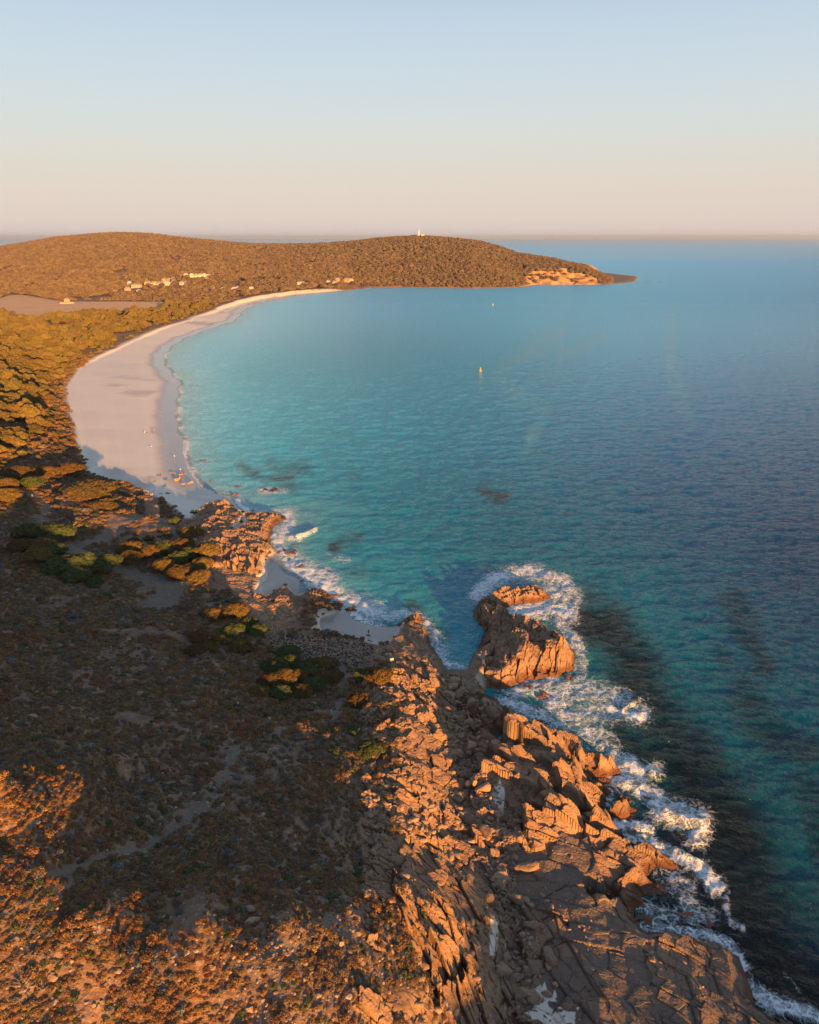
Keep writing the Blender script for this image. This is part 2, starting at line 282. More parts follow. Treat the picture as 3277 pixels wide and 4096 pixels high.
    for L, W, A, cd, s, g0, g1 in ((9.0, 4.4, 1.7, 1.1, 101, -.12, .66), (3.3, 1.9, .8, .5, 102, -.15, .48), (1.25, .9, .18, .12, 103, -.12, .25)):
        V2 = V/W; U2 = U/L + .5*hsh(np.floor(V2), np.floor(V2)*0, s)
        f1, gap, r1, r2, r3, ox, oy = voro(U2, V2, s, (.6, .75, 1.0)[s-101])
        # terraces: each block dips its own way, mostly down towards one side of the joint
        H += A*am*.5/np.sqrt(fq)*((r1-.5)*1.3 + oy*(r3-.5)*.9) + (g0 + (g1-g0)*r2)*(ox*L*sU + oy*W*sV)*br
        H -= cd*am*.42*np.exp(-(gap/(.05 if s < 103 else .10))**2)
        CR = np.maximum(CR, np.exp(-(gap/.08)**2)*(1 if s == 101 else .8 if s == 102 else .45))
    H = H*br + (fbm(X/1.3, Y/1.3, 4, 51)-.5)*.22*am + (fbm(X/6, Y/6, 3, 52)-.5)*1.3
    Hf = np.zeros(x.shape, f32); Hf[sel] = H; Cf = np.zeros(x.shape, f32); Cf[sel] = CR*np.clip(br+.2, 0, 1); SL = np.zeros(x.shape, f32); SL[sel] = np.clip((.62-br)*4 + (fbm(X/5, Y/5, 4, 55)-.5)*2.2, 0, 1)*(X > 6)
    # shore profile
    slope = np.where(sand > .5, .055, .9) ; slope = .055 + (.9-.055)*(1-sand)
    slope = slope*(1 + .8*n1)
    farm = sst(420, 520, y); slope = slope*(1-farm) + farm*np.minimum(slope, .35)
    zs = np.where(dl > 0, np.minimum(zb, dl*slope + .02), np.maximum(dl*.12 - .35*(1-sand), -4))
    soft = np.clip(dl/2.5, 0, 1)
    z = zs + Hf*np.where(rock > 0, rock, 0)*(.35 + .65*soft) + low*.55*(1 + Hf)
    z = z - sst(-.3, 2.2, pool)*np.maximum(z + .55, 0)
    z = z + cob*(fbm(x/.9, y/.9, 3, 61)-.5)*.5*near + trk*near*(-.12)
    z = np.where((dl < -.5) & (z > -.15), z - .5*sst(.5, 3, -dl)*(1-sst(.1, .6, rock*Hf)), z)
    s2 = farhill(x, y)
    rock = np.maximum(rock, sst(1400, 1500, y)*sst(26, 8, dl)*(gproj(x, y)[0] > 1500)*sst(9, 3, z))
    M.update(slab=SL, sand=sand, salt=salt, rock=np.maximum(rock, low), cob=cob, trk=trk, stony=stony, field=field, crack=Cf, dl=dl, far=sst(1250, 1500, y), cliff=s2[2], fs=s2[1], heath=heath)
    return z.astype(f32), M

def mesh_from(name, V, F, smooth=True):
    me = bpy.data.meshes.new(name); V = np.ascontiguousarray(V, f32); F = np.ascontiguousarray(F, np.int32); k = F.shape[1]
    me.vertices.add(len(V)); me.vertices.foreach_set('co', V.ravel())
    me.loops.add(F.size); me.loops.foreach_set('vertex_index', F.ravel())
    me.polygons.add(len(F)); me.polygons.foreach_set('loop_start', np.arange(0, F.size, k, dtype=np.int32))
    me.polygons.foreach_set('loop_total', np.full(len(F), k, np.int32))
    me.polygons.foreach_set('use_smooth', np.full(len(F), smooth))
    me.update(calc_edges=True); return me
def tag(o, label=None, cat=None, group=None, kind=None):
    if label: o['label'] = label
    if cat: o['category'] = cat
    if group: o['group'] = group
    if kind: o['kind'] = kind
    return o
def link(name, me, mat=None, parent=None, loc=None):
    o = bpy.data.objects.new(name, me); C.objects.link(o)
    if mat is not None and me is not None and not me.materials: me.materials.append(mat)
    if parent is not None: o.parent = parent
    if loc is not None: o.location = loc
    return o
def cattr(me, name, arr):
    a = me.attributes.new(name, 'FLOAT_COLOR', 'POINT'); b = np.ones((len(me.vertices), 4), f32); b[:, :arr.shape[1]] = arr
    a.data.foreach_set('color', b.ravel())
# ------------------------------------------------------------------ materials
class N:
    def __init__(s, name):
        s.m = bpy.data.materials.new(name); s.m.use_nodes = True; s.t = s.m.node_tree; s.t.nodes.clear()
        s.out = s.t.nodes.new('ShaderNodeOutputMaterial')
    def n(s, typ, **kw):
        o = s.t.nodes.new('ShaderNode' + typ)
        for k, v in kw.items():
            if k in o.inputs.keys() and not hasattr(o, k): s.set(o.inputs[k], v)
            else: setattr(o, k, v)
        return o
    def set(s, inp, v):
        if isinstance(v, bpy.types.NodeSocket): s.t.links.new(v, inp)
        elif isinstance(v, (tuple, list)) and len(v) == 3 and inp.type == 'RGBA': inp.default_value = tuple(v) + (1,)
        else: inp.default_value = v
    def math(s, op, a, b=0.0, c=0.0, clamp=False):
        o = s.t.nodes.new('ShaderNodeMath'); o.operation = op; o.use_clamp = clamp
        s.set(o.inputs[0], a); s.set(o.inputs[1], b); s.set(o.inputs[2], c); return o.outputs[0]
    def mix(s, f, a, b, typ='MIX'):
        o = s.t.nodes.new('ShaderNodeMix'); o.data_type = 'RGBA'; o.blend_type = typ
        s.set(o.inputs[0], f); s.set(o.inputs[6], a); s.set(o.inputs[7], b); return o.outputs[2]
    def noise(s, scale, detail=4, vec=None, dist=0.0, rough=.55, color=False):
        o = s.t.nodes.new('ShaderNodeTexNoise'); o.inputs['Scale'].default_value = scale; o.inputs['Detail'].default_value = detail
        o.inputs['Distortion'].default_value = dist; o.inputs['Roughness'].default_value = rough
        s.t.links.new(vec or s.pos(), o.inputs['Vector']); return o.outputs[1 if color else 0]
    def voro(s, scale, feat='F1', vec=None, color=False):
        o = s.t.nodes.new('ShaderNodeTexVoronoi'); o.feature = feat; o.inputs['Scale'].default_value = scale
        s.t.links.new(vec or s.pos(), o.inputs['Vector']); return o.outputs[1 if color else 0]
    def pos(s):
        if not hasattr(s, '_p'): s._p = s.t.nodes.new('ShaderNodeNewGeometry').outputs['Position']
        return s._p
    def ramp(s, f, lo, hi, a=0.0, b=1.0):
        o = s.t.nodes.new('ShaderNodeMapRange'); o.interpolation_type = 'SMOOTHSTEP'
        s.set(o.inputs[0], f); s.set(o.inputs[1], lo); s.set(o.inputs[2], hi); s.set(o.inputs[3], a); s.set(o.inputs[4], b); return o.outputs[0]
    def attr(s, name):
        o = s.t.nodes.new('ShaderNodeAttribute'); o.attribute_name = name; q = s.t.nodes.new('ShaderNodeSeparateColor')
        s.t.links.new(o.outputs['Color'], q.inputs[0]); return q.outputs, o.outputs['Color'], o.outputs['Alpha']
    def bump(s, h, dist, strength=1.0, normal=None):
        o = s.t.nodes.new('ShaderNodeBump'); s.set(o.inputs['Height'], h); s.set(o.inputs['Distance'], dist); s.set(o.inputs['Strength'], strength)
        if normal is not None: s.t.links.new(normal, o.inputs['Normal'])
        return o.outputs[0]
    def bsdf(s, col, rough=.8, normal=None, **kw):
        o = s.t.nodes.new('ShaderNodeBsdfPrincipled'); s.set(o.inputs['Base Color'], col); s.set(o.inputs['Roughness'], rough)
        if normal is not None: s.t.links.new(normal, o.inputs['Normal'])
        for k, v in kw.items(): s.set(o.inputs[k], v)
        return o.outputs[0]
    def done(s, sh): s.t.links.new(sh, s.out.inputs[0]); return s.m
    def addv(s, v, xyz):
        o = s.t.nodes.new('ShaderNodeVectorMath'); o.operation = 'MULTIPLY'; s.set(o.inputs[0], v); o.inputs[1].default_value = xyz; return o.outputs[0]

def granite_color(n):
    big = n.noise(.12, 4); mid = n.noise(.9, 5); fine = n.noise(7, 4)
    c = n.mix(n.ramp(big, .35, .65), (.25, .145, .082), (.38, .225, .12))
    c = n.mix(n.ramp(mid, .48, .72), c, (.19, .145, .12))
    c = n.mix(n.math('MULTIPLY', n.ramp(n.noise(.35, 6, dist=.8), .56, .66), n.ramp(fine, .35, .6)), c, (.07, .06, .055))   # lichen
    c = n.mix(n.ramp(fine, .3, .75, 0, .35), c, (.36, .26, .2))
    return c
def make_terrain_mat():
    n = N('coastal ground'); A, _, Aa = n.attr('ma'); B, _, Ba = n.attr('mb')
    sand, rock, cob, trk = A[0], A[1], A[2], Aa; stony, crack, cliff, field = B[0], B[1], B[2], Ba
    z = n.n('SeparateXYZ'); n.t.links.new(n.pos(), z.inputs[0]); yp = z.outputs[1]; z = z.outputs[2]
    # heath soil with leaf litter and pale stones
    soil = n.mix(n.ramp(n.noise(.5, 5), .35, .65), (.17, .10, .064), (.27, .175, .115))
    soil = n.mix(n.ramp(n.noise(.06, 3), .45, .65, 0, .6), soil, (.12, .085, .06))
    v = n.voro(2.6); vc = n.voro(2.6, color=True)
    stone = n.math('MULTIPLY', n.ramp(v, .34, .22), n.ramp(n.noise(.35, 4), .42, .62))
    stone = n.math('MULTIPLY', stone, n.math('ADD', .35, stony), clamp=True)
    soil = n.mix(n.math('MULTIPLY', stony, .55), soil, (.20, .155, .12))
    soil = n.mix(stone, soil, (.34, .265, .21))
    col = soil
    col = n.mix(trk, col, n.mix(n.noise(1.2, 4), (.13, .10, .075), (.22, .175, .135)))
    # cobbles
    cv = n.voro(1.9); cc = n.n('SeparateColor'); n.t.links.new(n.voro(1.9, color=True), cc.inputs[0])
    cobc = n.mix(cc.outputs[0], (.12, .095, .08), (.25, .2, .165)); cobc = n.mix(n.ramp(cv, .28, .5), cobc, (.03, .026, .024))
    col = n.mix(cob, col, cobc)
    # granite, darker and redder in the splash zone
    g = granite_color(n); g = n.mix(n.math('MULTIPLY', crack, .5), g, (.045, .035, .03))
    sl = n.n('Attribute', attribute_name='slab').outputs['Fac']; g = n.mix(n.math('MULTIPLY', sl, .72), g, n.mix(n.noise(.8, 6), (.10, .082, .07), (.185, .15, .125)))
    zn = n.math('ADD', z, n.math('MULTIPLY', n.noise(.3, 4), -1.6))
    g = n.mix(n.math('MULTIPLY', n.ramp(zn, 1.0, -.2, 0, .85), n.ramp(yp, 1300, 900)), g, n.mix(n.noise(.7, 3), (.07, .032, .018), (.17, .062, .026)))
    salt = n.math('MULTIPLY', n.ramp(n.noise(.22, 6, dist=1.2), .66, .70), n.ramp(z, 6.5, 3))
    g = n.mix(n.math('MULTIPLY', salt, .0), g, (.4, .38, .37))
    col = n.mix(rock, col, g)
    # sand, wet near the water line
    s = n.mix(n.noise(.05, 5), (.76, .69, .58), (.86, .79, .68)); s = n.mix(n.ramp(n.noise(1.3, 5), .4, .8, 0, .25), s, (.46, .37, .27))
    damp = n.math('MULTIPLY', n.ramp(n.noise(.012, 3), .56, .64), n.ramp(z, 2.9, 2.2)); s = n.mix(n.math('MULTIPLY', damp, .45), s, (.30, .26, .23))
    wet = n.math('MULTIPLY', n.ramp(n.math('ADD', z, n.math('MULTIPLY', n.noise(.15, 3), -.25)), .80, .22), sand)
    s = n.mix(wet, s, (.36, .325, .285))
    col = n.mix(sand, col, s)
    fld = n.mix(n.noise(.03, 5), (.62, .34, .15), (.76, .48, .24)); col = n.mix(field, col, fld)
    cl = n.mix(n.ramp(n.noise(.06, 6, dist=.6), .4, .62), (.80, .46, .15), (.36, .21, .11)); col = n.mix(cliff, col, cl)
    rough = n.mix(wet, (.9,)*3, (.12,)*3)
    h1 = n.math('MULTIPLY', n.noise(2.5, 7, rough=.62), rock)
    h2 = n.math('MULTIPLY', n.math('SUBTRACT', .5, cv), n.math('MULTIPLY', cob, 1.2))
    h3 = n.math('MULTIPLY', n.noise(1.8, 6), n.math('SUBTRACT', 1, n.math('MAXIMUM', rock, sand)))
    h4 = n.math('MULTIPLY', n.noise(.5, 3), n.math('MULTIPLY', sand, .12))
    cr2 = n.math('MULTIPLY', n.ramp(n.voro(1.1, 'DISTANCE_TO_EDGE', vec=n.addv(n.noise(.6, 3, color=True), (2.5, 2.5, 2.5))), .05, .0), n.math('MULTIPLY', rock, -.0))
    h = n.math('ADD', n.math('ADD', h1, h2), n.math('ADD', n.math('ADD', h3, h4), cr2))
    nm = n.bump(h, .32)
    return n.done(n.bsdf(col, rough, nm, **{'Specular IOR Level': .35}))
MT = make_terrain_mat()

# ------------------------------------------------------------------ the land
ST = 2.5
cols = np.arange(-800, 3277 + 560, ST)
rows_py = list(np.arange(5600, 1420, -ST)) + list(np.arange(1420, 1245, -2.0))
Yr_ = [float(at(1638, p)[1]) for p in rows_py]
while Yr_[-1] < 3900: Yr_.append(Yr_[-1]*1.0065)
Yr_ = np.array(Yr_); 
GY = np.repeat(Yr_[:, None], len(cols), 1); GX = (cols[None] - 1638.5)/FPX*(GY*cP + HC*sP)
Z, M = ground(GX, GY)
def zat(x, y, arr=None):
    """height of the built ground at world points"""
    a = Z if arr is None else arr
    x = np.atleast_1d(x).astype(float); y = np.atleast_1d(y).astype(float)
    c = 1638.5 + FPX*x/(y*cP + HC*sP); j = np.clip((c - cols[0])/ST, 0, len(cols)-1.001)
    i = np.clip(np.interp(y, Yr_, np.arange(len(Yr_))), 0, len(Yr_)-1.001)
    i0 = i.astype(int); j0 = j.astype(int); fi = i-i0; fj = j-j0
    return (a[i0, j0]*(1-fi)*(1-fj) + a[i0+1, j0]*fi*(1-fj) + a[i0, j0+1]*(1-fi)*fj + a[i0+1, j0+1]*fi*fj)
def place(px, py, ymax=3700): return hit(px, py, zat, ymax)

keep = (Z > -1.1)
# classes
cls = np.zeros(Z.shape, np.int8)                                   # 0 heath
cls[M['trk'] > .5] = 1; cls[M['stony'] > 2] = 0
cls[M['field'] > .5] = 2
cls[M['cob'] > .5] = 3
cls[(M['rock'] > .5)] = 4
cls[(M['sand'] > .5) & (GY > 250)] = 5; cls[(M['sand'] > .5) & (GY <= 250)] = 6
cls[(M['far'] > .5) & (M['sand'] < .5) & (M['field'] < .5)] = 7
pr = poly([(1930,2775),(1850,2720),(1850,2620),(1780,2480),(1780,2200),(2400,2200),(2500,2700),(2300,2760),(2050,2790)], False)
inpr = sdf(pr, GX[::4, ::4], GY[::4, ::4]) > 0
inpr = np.repeat(np.repeat(inpr, 4, 0), 4, 1)[:Z.shape[0], :Z.shape[1]]
cls[(cls == 4) & inpr] = 8
cls[(cls == 4) & (GY > 172)] = 9
cls[(cls == 9) & (GX > -10) & (GY < 230)] = 8
cls[(cls == 0) & (Z < .3) & (GX > 0)] = 4
ma = np.stack([np.maximum(M['sand'], M['salt']), M['rock'], M['cob'], M['trk']], -1).astype(f32); mb = np.stack([M['stony'], M['crack'], M['cliff'], M['field']], -1).astype(f32)
ny, nx = Z.shape
idx = np.arange(ny*nx, dtype=np.int32).reshape(ny, nx)
Fq = np.stack([idx[:-1, :-1], idx[:-1, 1:], idx[1:, 1:], idx[1:, :-1]], -1).reshape(-1, 4)
fk = (keep[:-1, :-1] | keep[1:, 1:] | keep[:-1, 1:] | keep[1:, :-1]).ravel(); fc = cls[:-1, :-1].ravel()
VV = np.stack([GX, GY, Z], -1).reshape(-1, 3).astype(f32)
LAB = {0: ('heath_ground', 'structure', None, None), 1: ('dirt_track', 'structure', None, None), 2: ('paddock', 'structure', None, None), 3: ('cobble_bank', 'structure', None, None),
 4: ('rock_shelf', None, 'long shelf of jointed orange granite running down the near shore to the foam', 'rock'), 5: ('beach', 'structure', None, None), 6: ('cove_sand', 'structure', None, None),
 7: ('headland_hill', 'structure', None, None), 8: ('rock_promontory', None, 'sunlit granite promontory standing out in the surf beyond the turquoise channel', 'rock'),
 9: ('rock_outcrop', None, 'blocky granite outcrops between the long beach and the small cove', 'rock')}
for c, (nm, kd, lb, ct) in LAB.items():
    f = Fq[fk & (fc == c)]
    if len(f) == 0: continue
    u, inv = np.unique(f, return_inverse=True)
    me = mesh_from(nm, VV[u], inv.reshape(-1, 4), c not in (4, 8, 9))
    a = me.attributes.new('ma', 'FLOAT_COLOR', 'POINT'); a.data.foreach_set('color', ma.reshape(-1, 4)[u].ravel())
    a = me.attributes.new('mb', 'FLOAT_COLOR', 'POINT'); a.data.foreach_set('color', mb.reshape(-1, 4)[u].ravel())
    a = me.attributes.new('slab', 'FLOAT', 'POINT'); a.data.foreach_set('value', M['slab'].ravel()[u].astype(f32))
    tag(link(nm, me, MT), lb, ct, None, kd)
print('land', Z.shape)
del idx, Fq

# unseen hill behind the viewpoint, its crest shaped to shade the near slope
UD = np.array([math.cos(R(180-SUN_AZ)), math.sin(R(180-SUN_AZ))]); VD = -SDIR[:2]/np.hypot(*SDIR[:2])
U_ = [-400, -150, -60, -20, 5, 13, 19, 24, 30, 36, 45, 55, 62, 75, 95, 400]
S0 = [ 32,   32,   32,  31, 30, 29.5, 28, 26, 22, 18, 15, 11, 10, 8, 4, 2]     # height of the shadow's edge at v = 0
bx = np.arange(-420, 330, 5.0); by = np.arange(-420, 24, 5.0); BX, BY = np.meshgrid(bx, by)
bu = BX*UD[0] + BY*UD[1]; bv = BX*VD[0] + BY*VD[1]
crest = np.interp(bu, U_, S0) + math.tan(R(SUN_EL))*150 + (fbm(bu/11, bu*0+3, 3, 71)-.5)*3.5
edge = zrbf(np.clip(BX*(26/np.maximum(BY, 26)), -60, 120), np.full(BX.shape, 26.0))
kz = sst(-35, -150, bv); BZ = np.maximum(edge, 0)*(1-kz) + crest*kz
BZ = np.where(bv < -150, crest*sst(-420, -160, bv) + 0*crest, BZ)
inl = sst(-25, 10, sdf(LAND, BX, BY)*0 + (150 - BX)) 
BZ = BZ*inl - 3*(1-inl)
ii = np.arange(BZ.size, dtype=np.int32).reshape(BZ.shape)
hm = mesh_from('unseen_shade_hill', np.stack([BX, BY, BZ-.3], -1).reshape(-1, 3), np.stack([ii[:-1, :-1], ii[:-1, 1:], ii[1:, 1:], ii[1:, :-1]], -1).reshape(-1, 4))
cattr(hm, 'ma', np.zeros((BZ.size, 4))); cattr(hm, 'mb', np.zeros((BZ.size, 4))); tag(link('unseen_shade_hill', hm, MT), kind='structure')

# ------------------------------------------------------------------ the sea
WC = [(760,1500,.30,.50,.48),(720,1700,.30,.46,.43),(800,1800,.20,.42,.40),(1000,1290,.24,.42,.42),(1250,1185,.2,.38,.4),(1000,1500,.12,.33,.34),(1500,1400,.07,.23,.28),(2500,1400,.05,.17,.25),(3200,1400,.045,.14,.22),(1200,1900,.06,.27,.27),(1500,2100,.018,.19,.20),
 (1800,2500,.04,.22,.20),(1300,2250,.07,.26,.25),(2000,2100,.008,.12,.15),(2600,2000,.01,.075,.13),(3200,2200,.005,.04,.085),(2400,2380,.004,.14,.14),(3000,2800,.003,.085,.095),(2900,3100,.002,.09,.09),(3200,3500,.002,.09,.085),
 (3150,3900,.001,.012,.016),(2800,3400,.001,.01,.013),(1850,2600,.07,.27,.24),(2600,1130,.08,.20,.28),(1500,1180,.12,.27,.33),(3200,1100,.07,.17,.26),(1500,970,.09,.17,.25),(3200,970,.09,.17,.25),(0,970,.09,.17,.25),(2600,2600,.004,.15,.15),(1600,1800,.025,.20,.23),
 (2390,3540,.01,.09,.06),(950,2030,.16,.36,.33),(1200,2250,.12,.30,.27),(1350,2380,.16,.32,.29),(1550,2460,.14,.30,.27)]
wq = np.array(WC); wqx, wqy = qd(wq[:, 0], wq[:, 1])
Dw = np.hypot(wqx[:, None]-wqx, wqy[:, None]-wqy); WW = np.linalg.solve(Dw + np.eye(len(wq))*-.02, np.log(wq[:, 2:]))
DARK = [([(2330,2470),(2470,2560),(2560,2700),(2620,2900)], 95, .96), ([(2620,2900),(2760,3060),(2850,3200),(2950,3420)], 120, .93), ([(2950,3420),(3000,3650),(3080,3850),(3277,4000)], 110, .9), ([(2700,3020),(2560,3040),(2480,2960)], 60, .8),
 ([(2930,2410),(3000,2560),(3060,2680)], 45, .6), ([(2980,2780),(3040,2880),(3140,2960),(3240,3010)], 55, .6), ([(3240,3150),(3277,3250),(3290,3400)], 50, .6), ([(1935,1965),(2010,1985)], 28, .75), ([(960,1870),(1030,1895)], 18, .55), ([(1090,1860),(1170,1880),(1220,1870)], 24, .6), ([(1060,1925),(1160,1905)], 14, .6),
 ([(1110,1955),(1200,1945)], 20, .5), ([(1400,1900),(1430,1950)], 24, .45), ([(1345,2190),(1400,2165),(1440,2145)], 17, .75), ([(1650,2420),(1690,2480),(1760,2540)], 30, .7), ([(1380,2290),(1500,2300)], 16, .35), ([(2870,2600),(2900,2640)], 20, .35), ([(1950,2300),(2100,2285),(2250,2310)], 18, .6)]
FOAM = [([(699,1640),(702,1660)], 8, .9), ([(735,1770),(742,1840),(760,1895)], 14, 1.0), ([(762,1890),(800,1945),(850,1975)], 14, .95), ([(725,1745),(735,1790)], 8, .7), ([(850,1972),(930,1990),(960,2030)], 14, .6), ([(815,1845),(850,1850)], 10, .5),
 ([(1040,1965),(1090,1960),(1140,1965)], 14, .75), ([(965,2040),(1040,2060),(1180,2050)], 22, .62), ([(1160,2060),(1150,2110),(1110,2160),(1125,2220),(1160,2270)], 30, .9), ([(1130,2150),(1200,2150)], 18, .85), ([(1200,2150),(1265,2120)], 10, 1.0), ([(1170,2250),(1240,2290),(1320,2330)], 45, .8),
 ([(1230,2300),(1330,2370),(1420,2410),(1520,2450)], 42, .95), ([(1380,2440),(1450,2480),(1540,2505)], 16, .95), ([(1540,2470),(1640,2460),(1700,2480)], 26, .9), ([(1300,2230),(1380,2240)], 22, .5), ([(1700,2480),(1740,2540),(1790,2600)], 24, .7), ([(1780,2640),(1850,2660)], 26, .8), ([(1730,2560),(1780,2620)], 22, .75),
 ([(1900,2380),(1960,2330),(2060,2295),(2160,2290),(2250,2320),(2310,2390)], 30, .85), ([(2030,2440),(2120,2440),(2220,2430),(2290,2440)], 38, 1.0), ([(2200,2350),(2260,2400)], 40, .85), ([(2240,2480),(2300,2560),(2325,2640),(2330,2700)], 26, .85), ([(2060,2770),(2140,2750),(2230,2730)], 34, .8),
 ([(2020,2800),(2110,2860),(2220,2900)], 34, .85), ([(2200,2800),(2320,2760),(2420,2760),(2500,2800)], 55, .85), ([(2240,2880),(2400,2870),(2560,2850)], 60, .75), ([(2330,2930),(2430,2980),(2480,3050)], 40, .85), ([(2440,2850),(2550,2880),(2590,2860)], 26, 1.0),
 ([(2510,3060),(2560,3110),(2620,3090)], 40, .95), ([(2430,3110),(2520,3140),(2600,3180),(2650,3230)], 40, .95), ([(2430,3200),(2440,3180)], 16, .9), ([(2640,3230),(2740,3260),(2810,3290),(2800,3330)], 50, .9), ([(2420,3290),(2520,3290),(2620,3310)], 24, .9), ([(2500,3340),(2560,3370)], 20, .85),
 ([(2590,3350),(2700,3400),(2800,3450),(2860,3550)], 34, .95), ([(2680,3500),(2740,3560),(2760,3640)], 55, .78), ([(2590,3640),(2680,3660),(2840,3650)], 40, .75), ([(2580,3700),(2700,3720),(2830,3730),(2920,3770),(2970,3850)], 30, .95), ([(2900,3580),(2930,3680),(2980,3700)], 16, .7), ([(2990,3930),(3060,3990),(3160,4030),(3300,4090)], 38, .95), ([(3150,3900),(3200,3960)], 20, .4),
 ([(2010,1420),(1990,1520),(2050,1560)], 10, .0)]
STREAK = [([(2690,1240),(2680,1400),(2685,1500),(2740,1640)], 14), ([(2230,1330),(2120,1400),(1990,1490),(2060,1600)], 16), ([(2400,1350),(2260,1420)], 12), ([(2050,1560),(2180,1640),(2100,1800)], 12)]
RIDG = [([(1185,2152),(1230,2138),(1265,2120)], 5, 1.0), ([(2490,2845),(2520,2820),(2555,2790)], 7, .6), ([(2545,2885),(2560,2890)], 5, .4), ([(733,1790),(745,1850),(765,1895)], 6, .5), ([(2660,3250),(2740,3290),(2800,3300)], 16, .8), ([(2700,3400),(2790,3450)], 14, .7), ([(2600,3090),(2640,3110)], 14, .8)]
WS = 5.0
wc = np.arange(-500, 3277 + 620, WS); wy = [float(at(1638, p)[1]) for p in np.arange(5400, 1010, -WS)]
while wy[-1] < 56000: wy.append(wy[-1]*1.05)
wy = np.array(wy); WY = np.repeat(wy[:, None], len(wc), 1); WX = (wc[None]-1638.5)/FPX*(WY*cP + HC*sP)
gx, gy = gproj(WX, WY)
jx = gx + (fbm(WX/12, WY/12, 3, 81)-.5)*90*np.clip((gy-1500)/1200, .1, 1); jy = gy + (fbm(WX/12, WY/12, 3, 82)-.5)*90*np.clip((gy-1500)/1200, .1, 1)
ax, ay = qd(gx, gy); LC = np.zeros(gx.shape + (3,))
for i in range(len(wq)): LC += np.hypot(ax-wqx[i], ay-wqy[i])[..., None]*WW[i]
col = np.exp(np.clip(LC, -7.5, -.7)); tp = np.exp(-(((gx-2395)/90)**2 + ((gy-3545)/60)**2)**2)
dk = np.zeros(gx.shape)
for P, rr, s in DARK: dk = np.maximum(dk, s*sst(1.8, .3, ldist(np.array(P, float), jx, jy)/rr))
col = col*(np.array([.3, 1.25, 1.8]) + (np.array([.35, 1.45, 1.55])*sst(1300, 2300, gx)[..., None] + np.array([.8, .8, 1.05])*sst(2300, 1300, gx)[..., None])*sst(2300, 1300, gy)[..., None]); dk = np.clip(dk*(1-tp)*(.8 + .25*sst(.35, .6, fbm(WX/11, WY/11, 5, 87, .62)))*np.where(WY > 210, .45 + .75*sst(.38, .62, fbm(WX/9, WY/14, 4, 89)), 1), 0, 1); col = col*(1-dk[..., None]) + np.array([.0015, .006, .009])*dk[..., None] + np.array([.02, .03, .035])*dk[..., None]*sst(2300, 1900, gy)[..., None]
fo = np.zeros(gx.shape)
for P, rr, s in FOAM: fo = np.maximum(fo, s*sst(1.9, .2, ldist(np.array(P, float), gx*.35+jx*.65, gy*.35+jy*.65)/rr))
stk = np.zeros(gx.shape)
for P, rr in STREAK: stk = np.maximum(stk, sst(3.6, .2, ldist(np.array(P, float), gx + (jx-gx)*1.6, gy + (jy-gy)*1.6)/rr))
dl = np.zeros(gx.shape, f32); inb = (WY < 3800); dl[inb] = zat(WX[inb], WY[inb], M['dl']); zz = np.full(gx.shape, -3., f32); zz[inb] = zat(WX[inb], WY[inb])
sn = np.zeros(gx.shape, f32); sn[inb] = zat(WX[inb], WY[inb], M['sand'])
sh = np.exp(-np.maximum(-dl, 0)/np.clip(WY/28, 5, 22))*sst(-60, -5, dl)*sst(150, 250, WY)*.6; sh = np.where(gx < 1480, sh, sh*.3); col = col*(1-sh[..., None]) + np.array([.42, .58, .58])*sh[..., None]
bw = 1.25*np.exp(-((dl + 2.0)/2.1)**2)*sst(.3, .6, fbm(WX/16, WY/16, 3, 88))*(WY > 230)*sst(1100, 700, WY)*(gx < 1000)
fo = np.maximum(fo, bw)
fo = fo*(.72 + .56*fbm(WX/7, WY/7, 4, 85))
rk = sst(-2.6, -.3, dl)*(1-sn)*sst(900, 500, WY); fo = np.maximum(fo, rk*.55*sst(.05, .3, fo + .1))
amp = sst(1400, 300, WY)
wz = (fbm(WX/9, WY/5, 3, 91)-.5)*.6*amp + (fbm(WX/3, WY/1.9, 2, 92)-.5)*.3*amp + fo*(fbm(WX/2.2, WY/2.2, 3, 93)-.35)*.9*sst(.5, .9, fo)*sst(600, 200, WY)
for P, rr, s in RIDG: wz += s*np.exp(-(ldist(np.array(P, float), gx, gy)/rr)**2)
wz *= sst(.3, -1.2, dl)*.85 + .15
wz = wz*(1 - sn*.9*sst(-6, 0, dl))
iw = np.arange(WX.size, dtype=np.int32).reshape(WX.shape); FW = np.stack([iw[:-1, :-1], iw[:-1, 1:], iw[1:, 1:], iw[1:, :-1]], -1).reshape(-1, 4)
kp = (zz < .35)[:-1, :-1].ravel() | (zz < .35)[1:, 1:].ravel()
FW = FW[kp]; u, inv = np.unique(FW, return_inverse=True)
sm = mesh_from('sea', np.stack([WX, WY, wz], -1).reshape(-1, 3)[u], inv.reshape(-1, 4))
cattr(sm, 'wcol', np.concatenate([col, np.clip(-zz, 0, 3)[..., None]], -1).reshape(-1, 4)[u]); cattr(sm, 'foam', np.stack([fo, stk, sst(150, 1500, WY)], -1).reshape(-1, 3)[u])
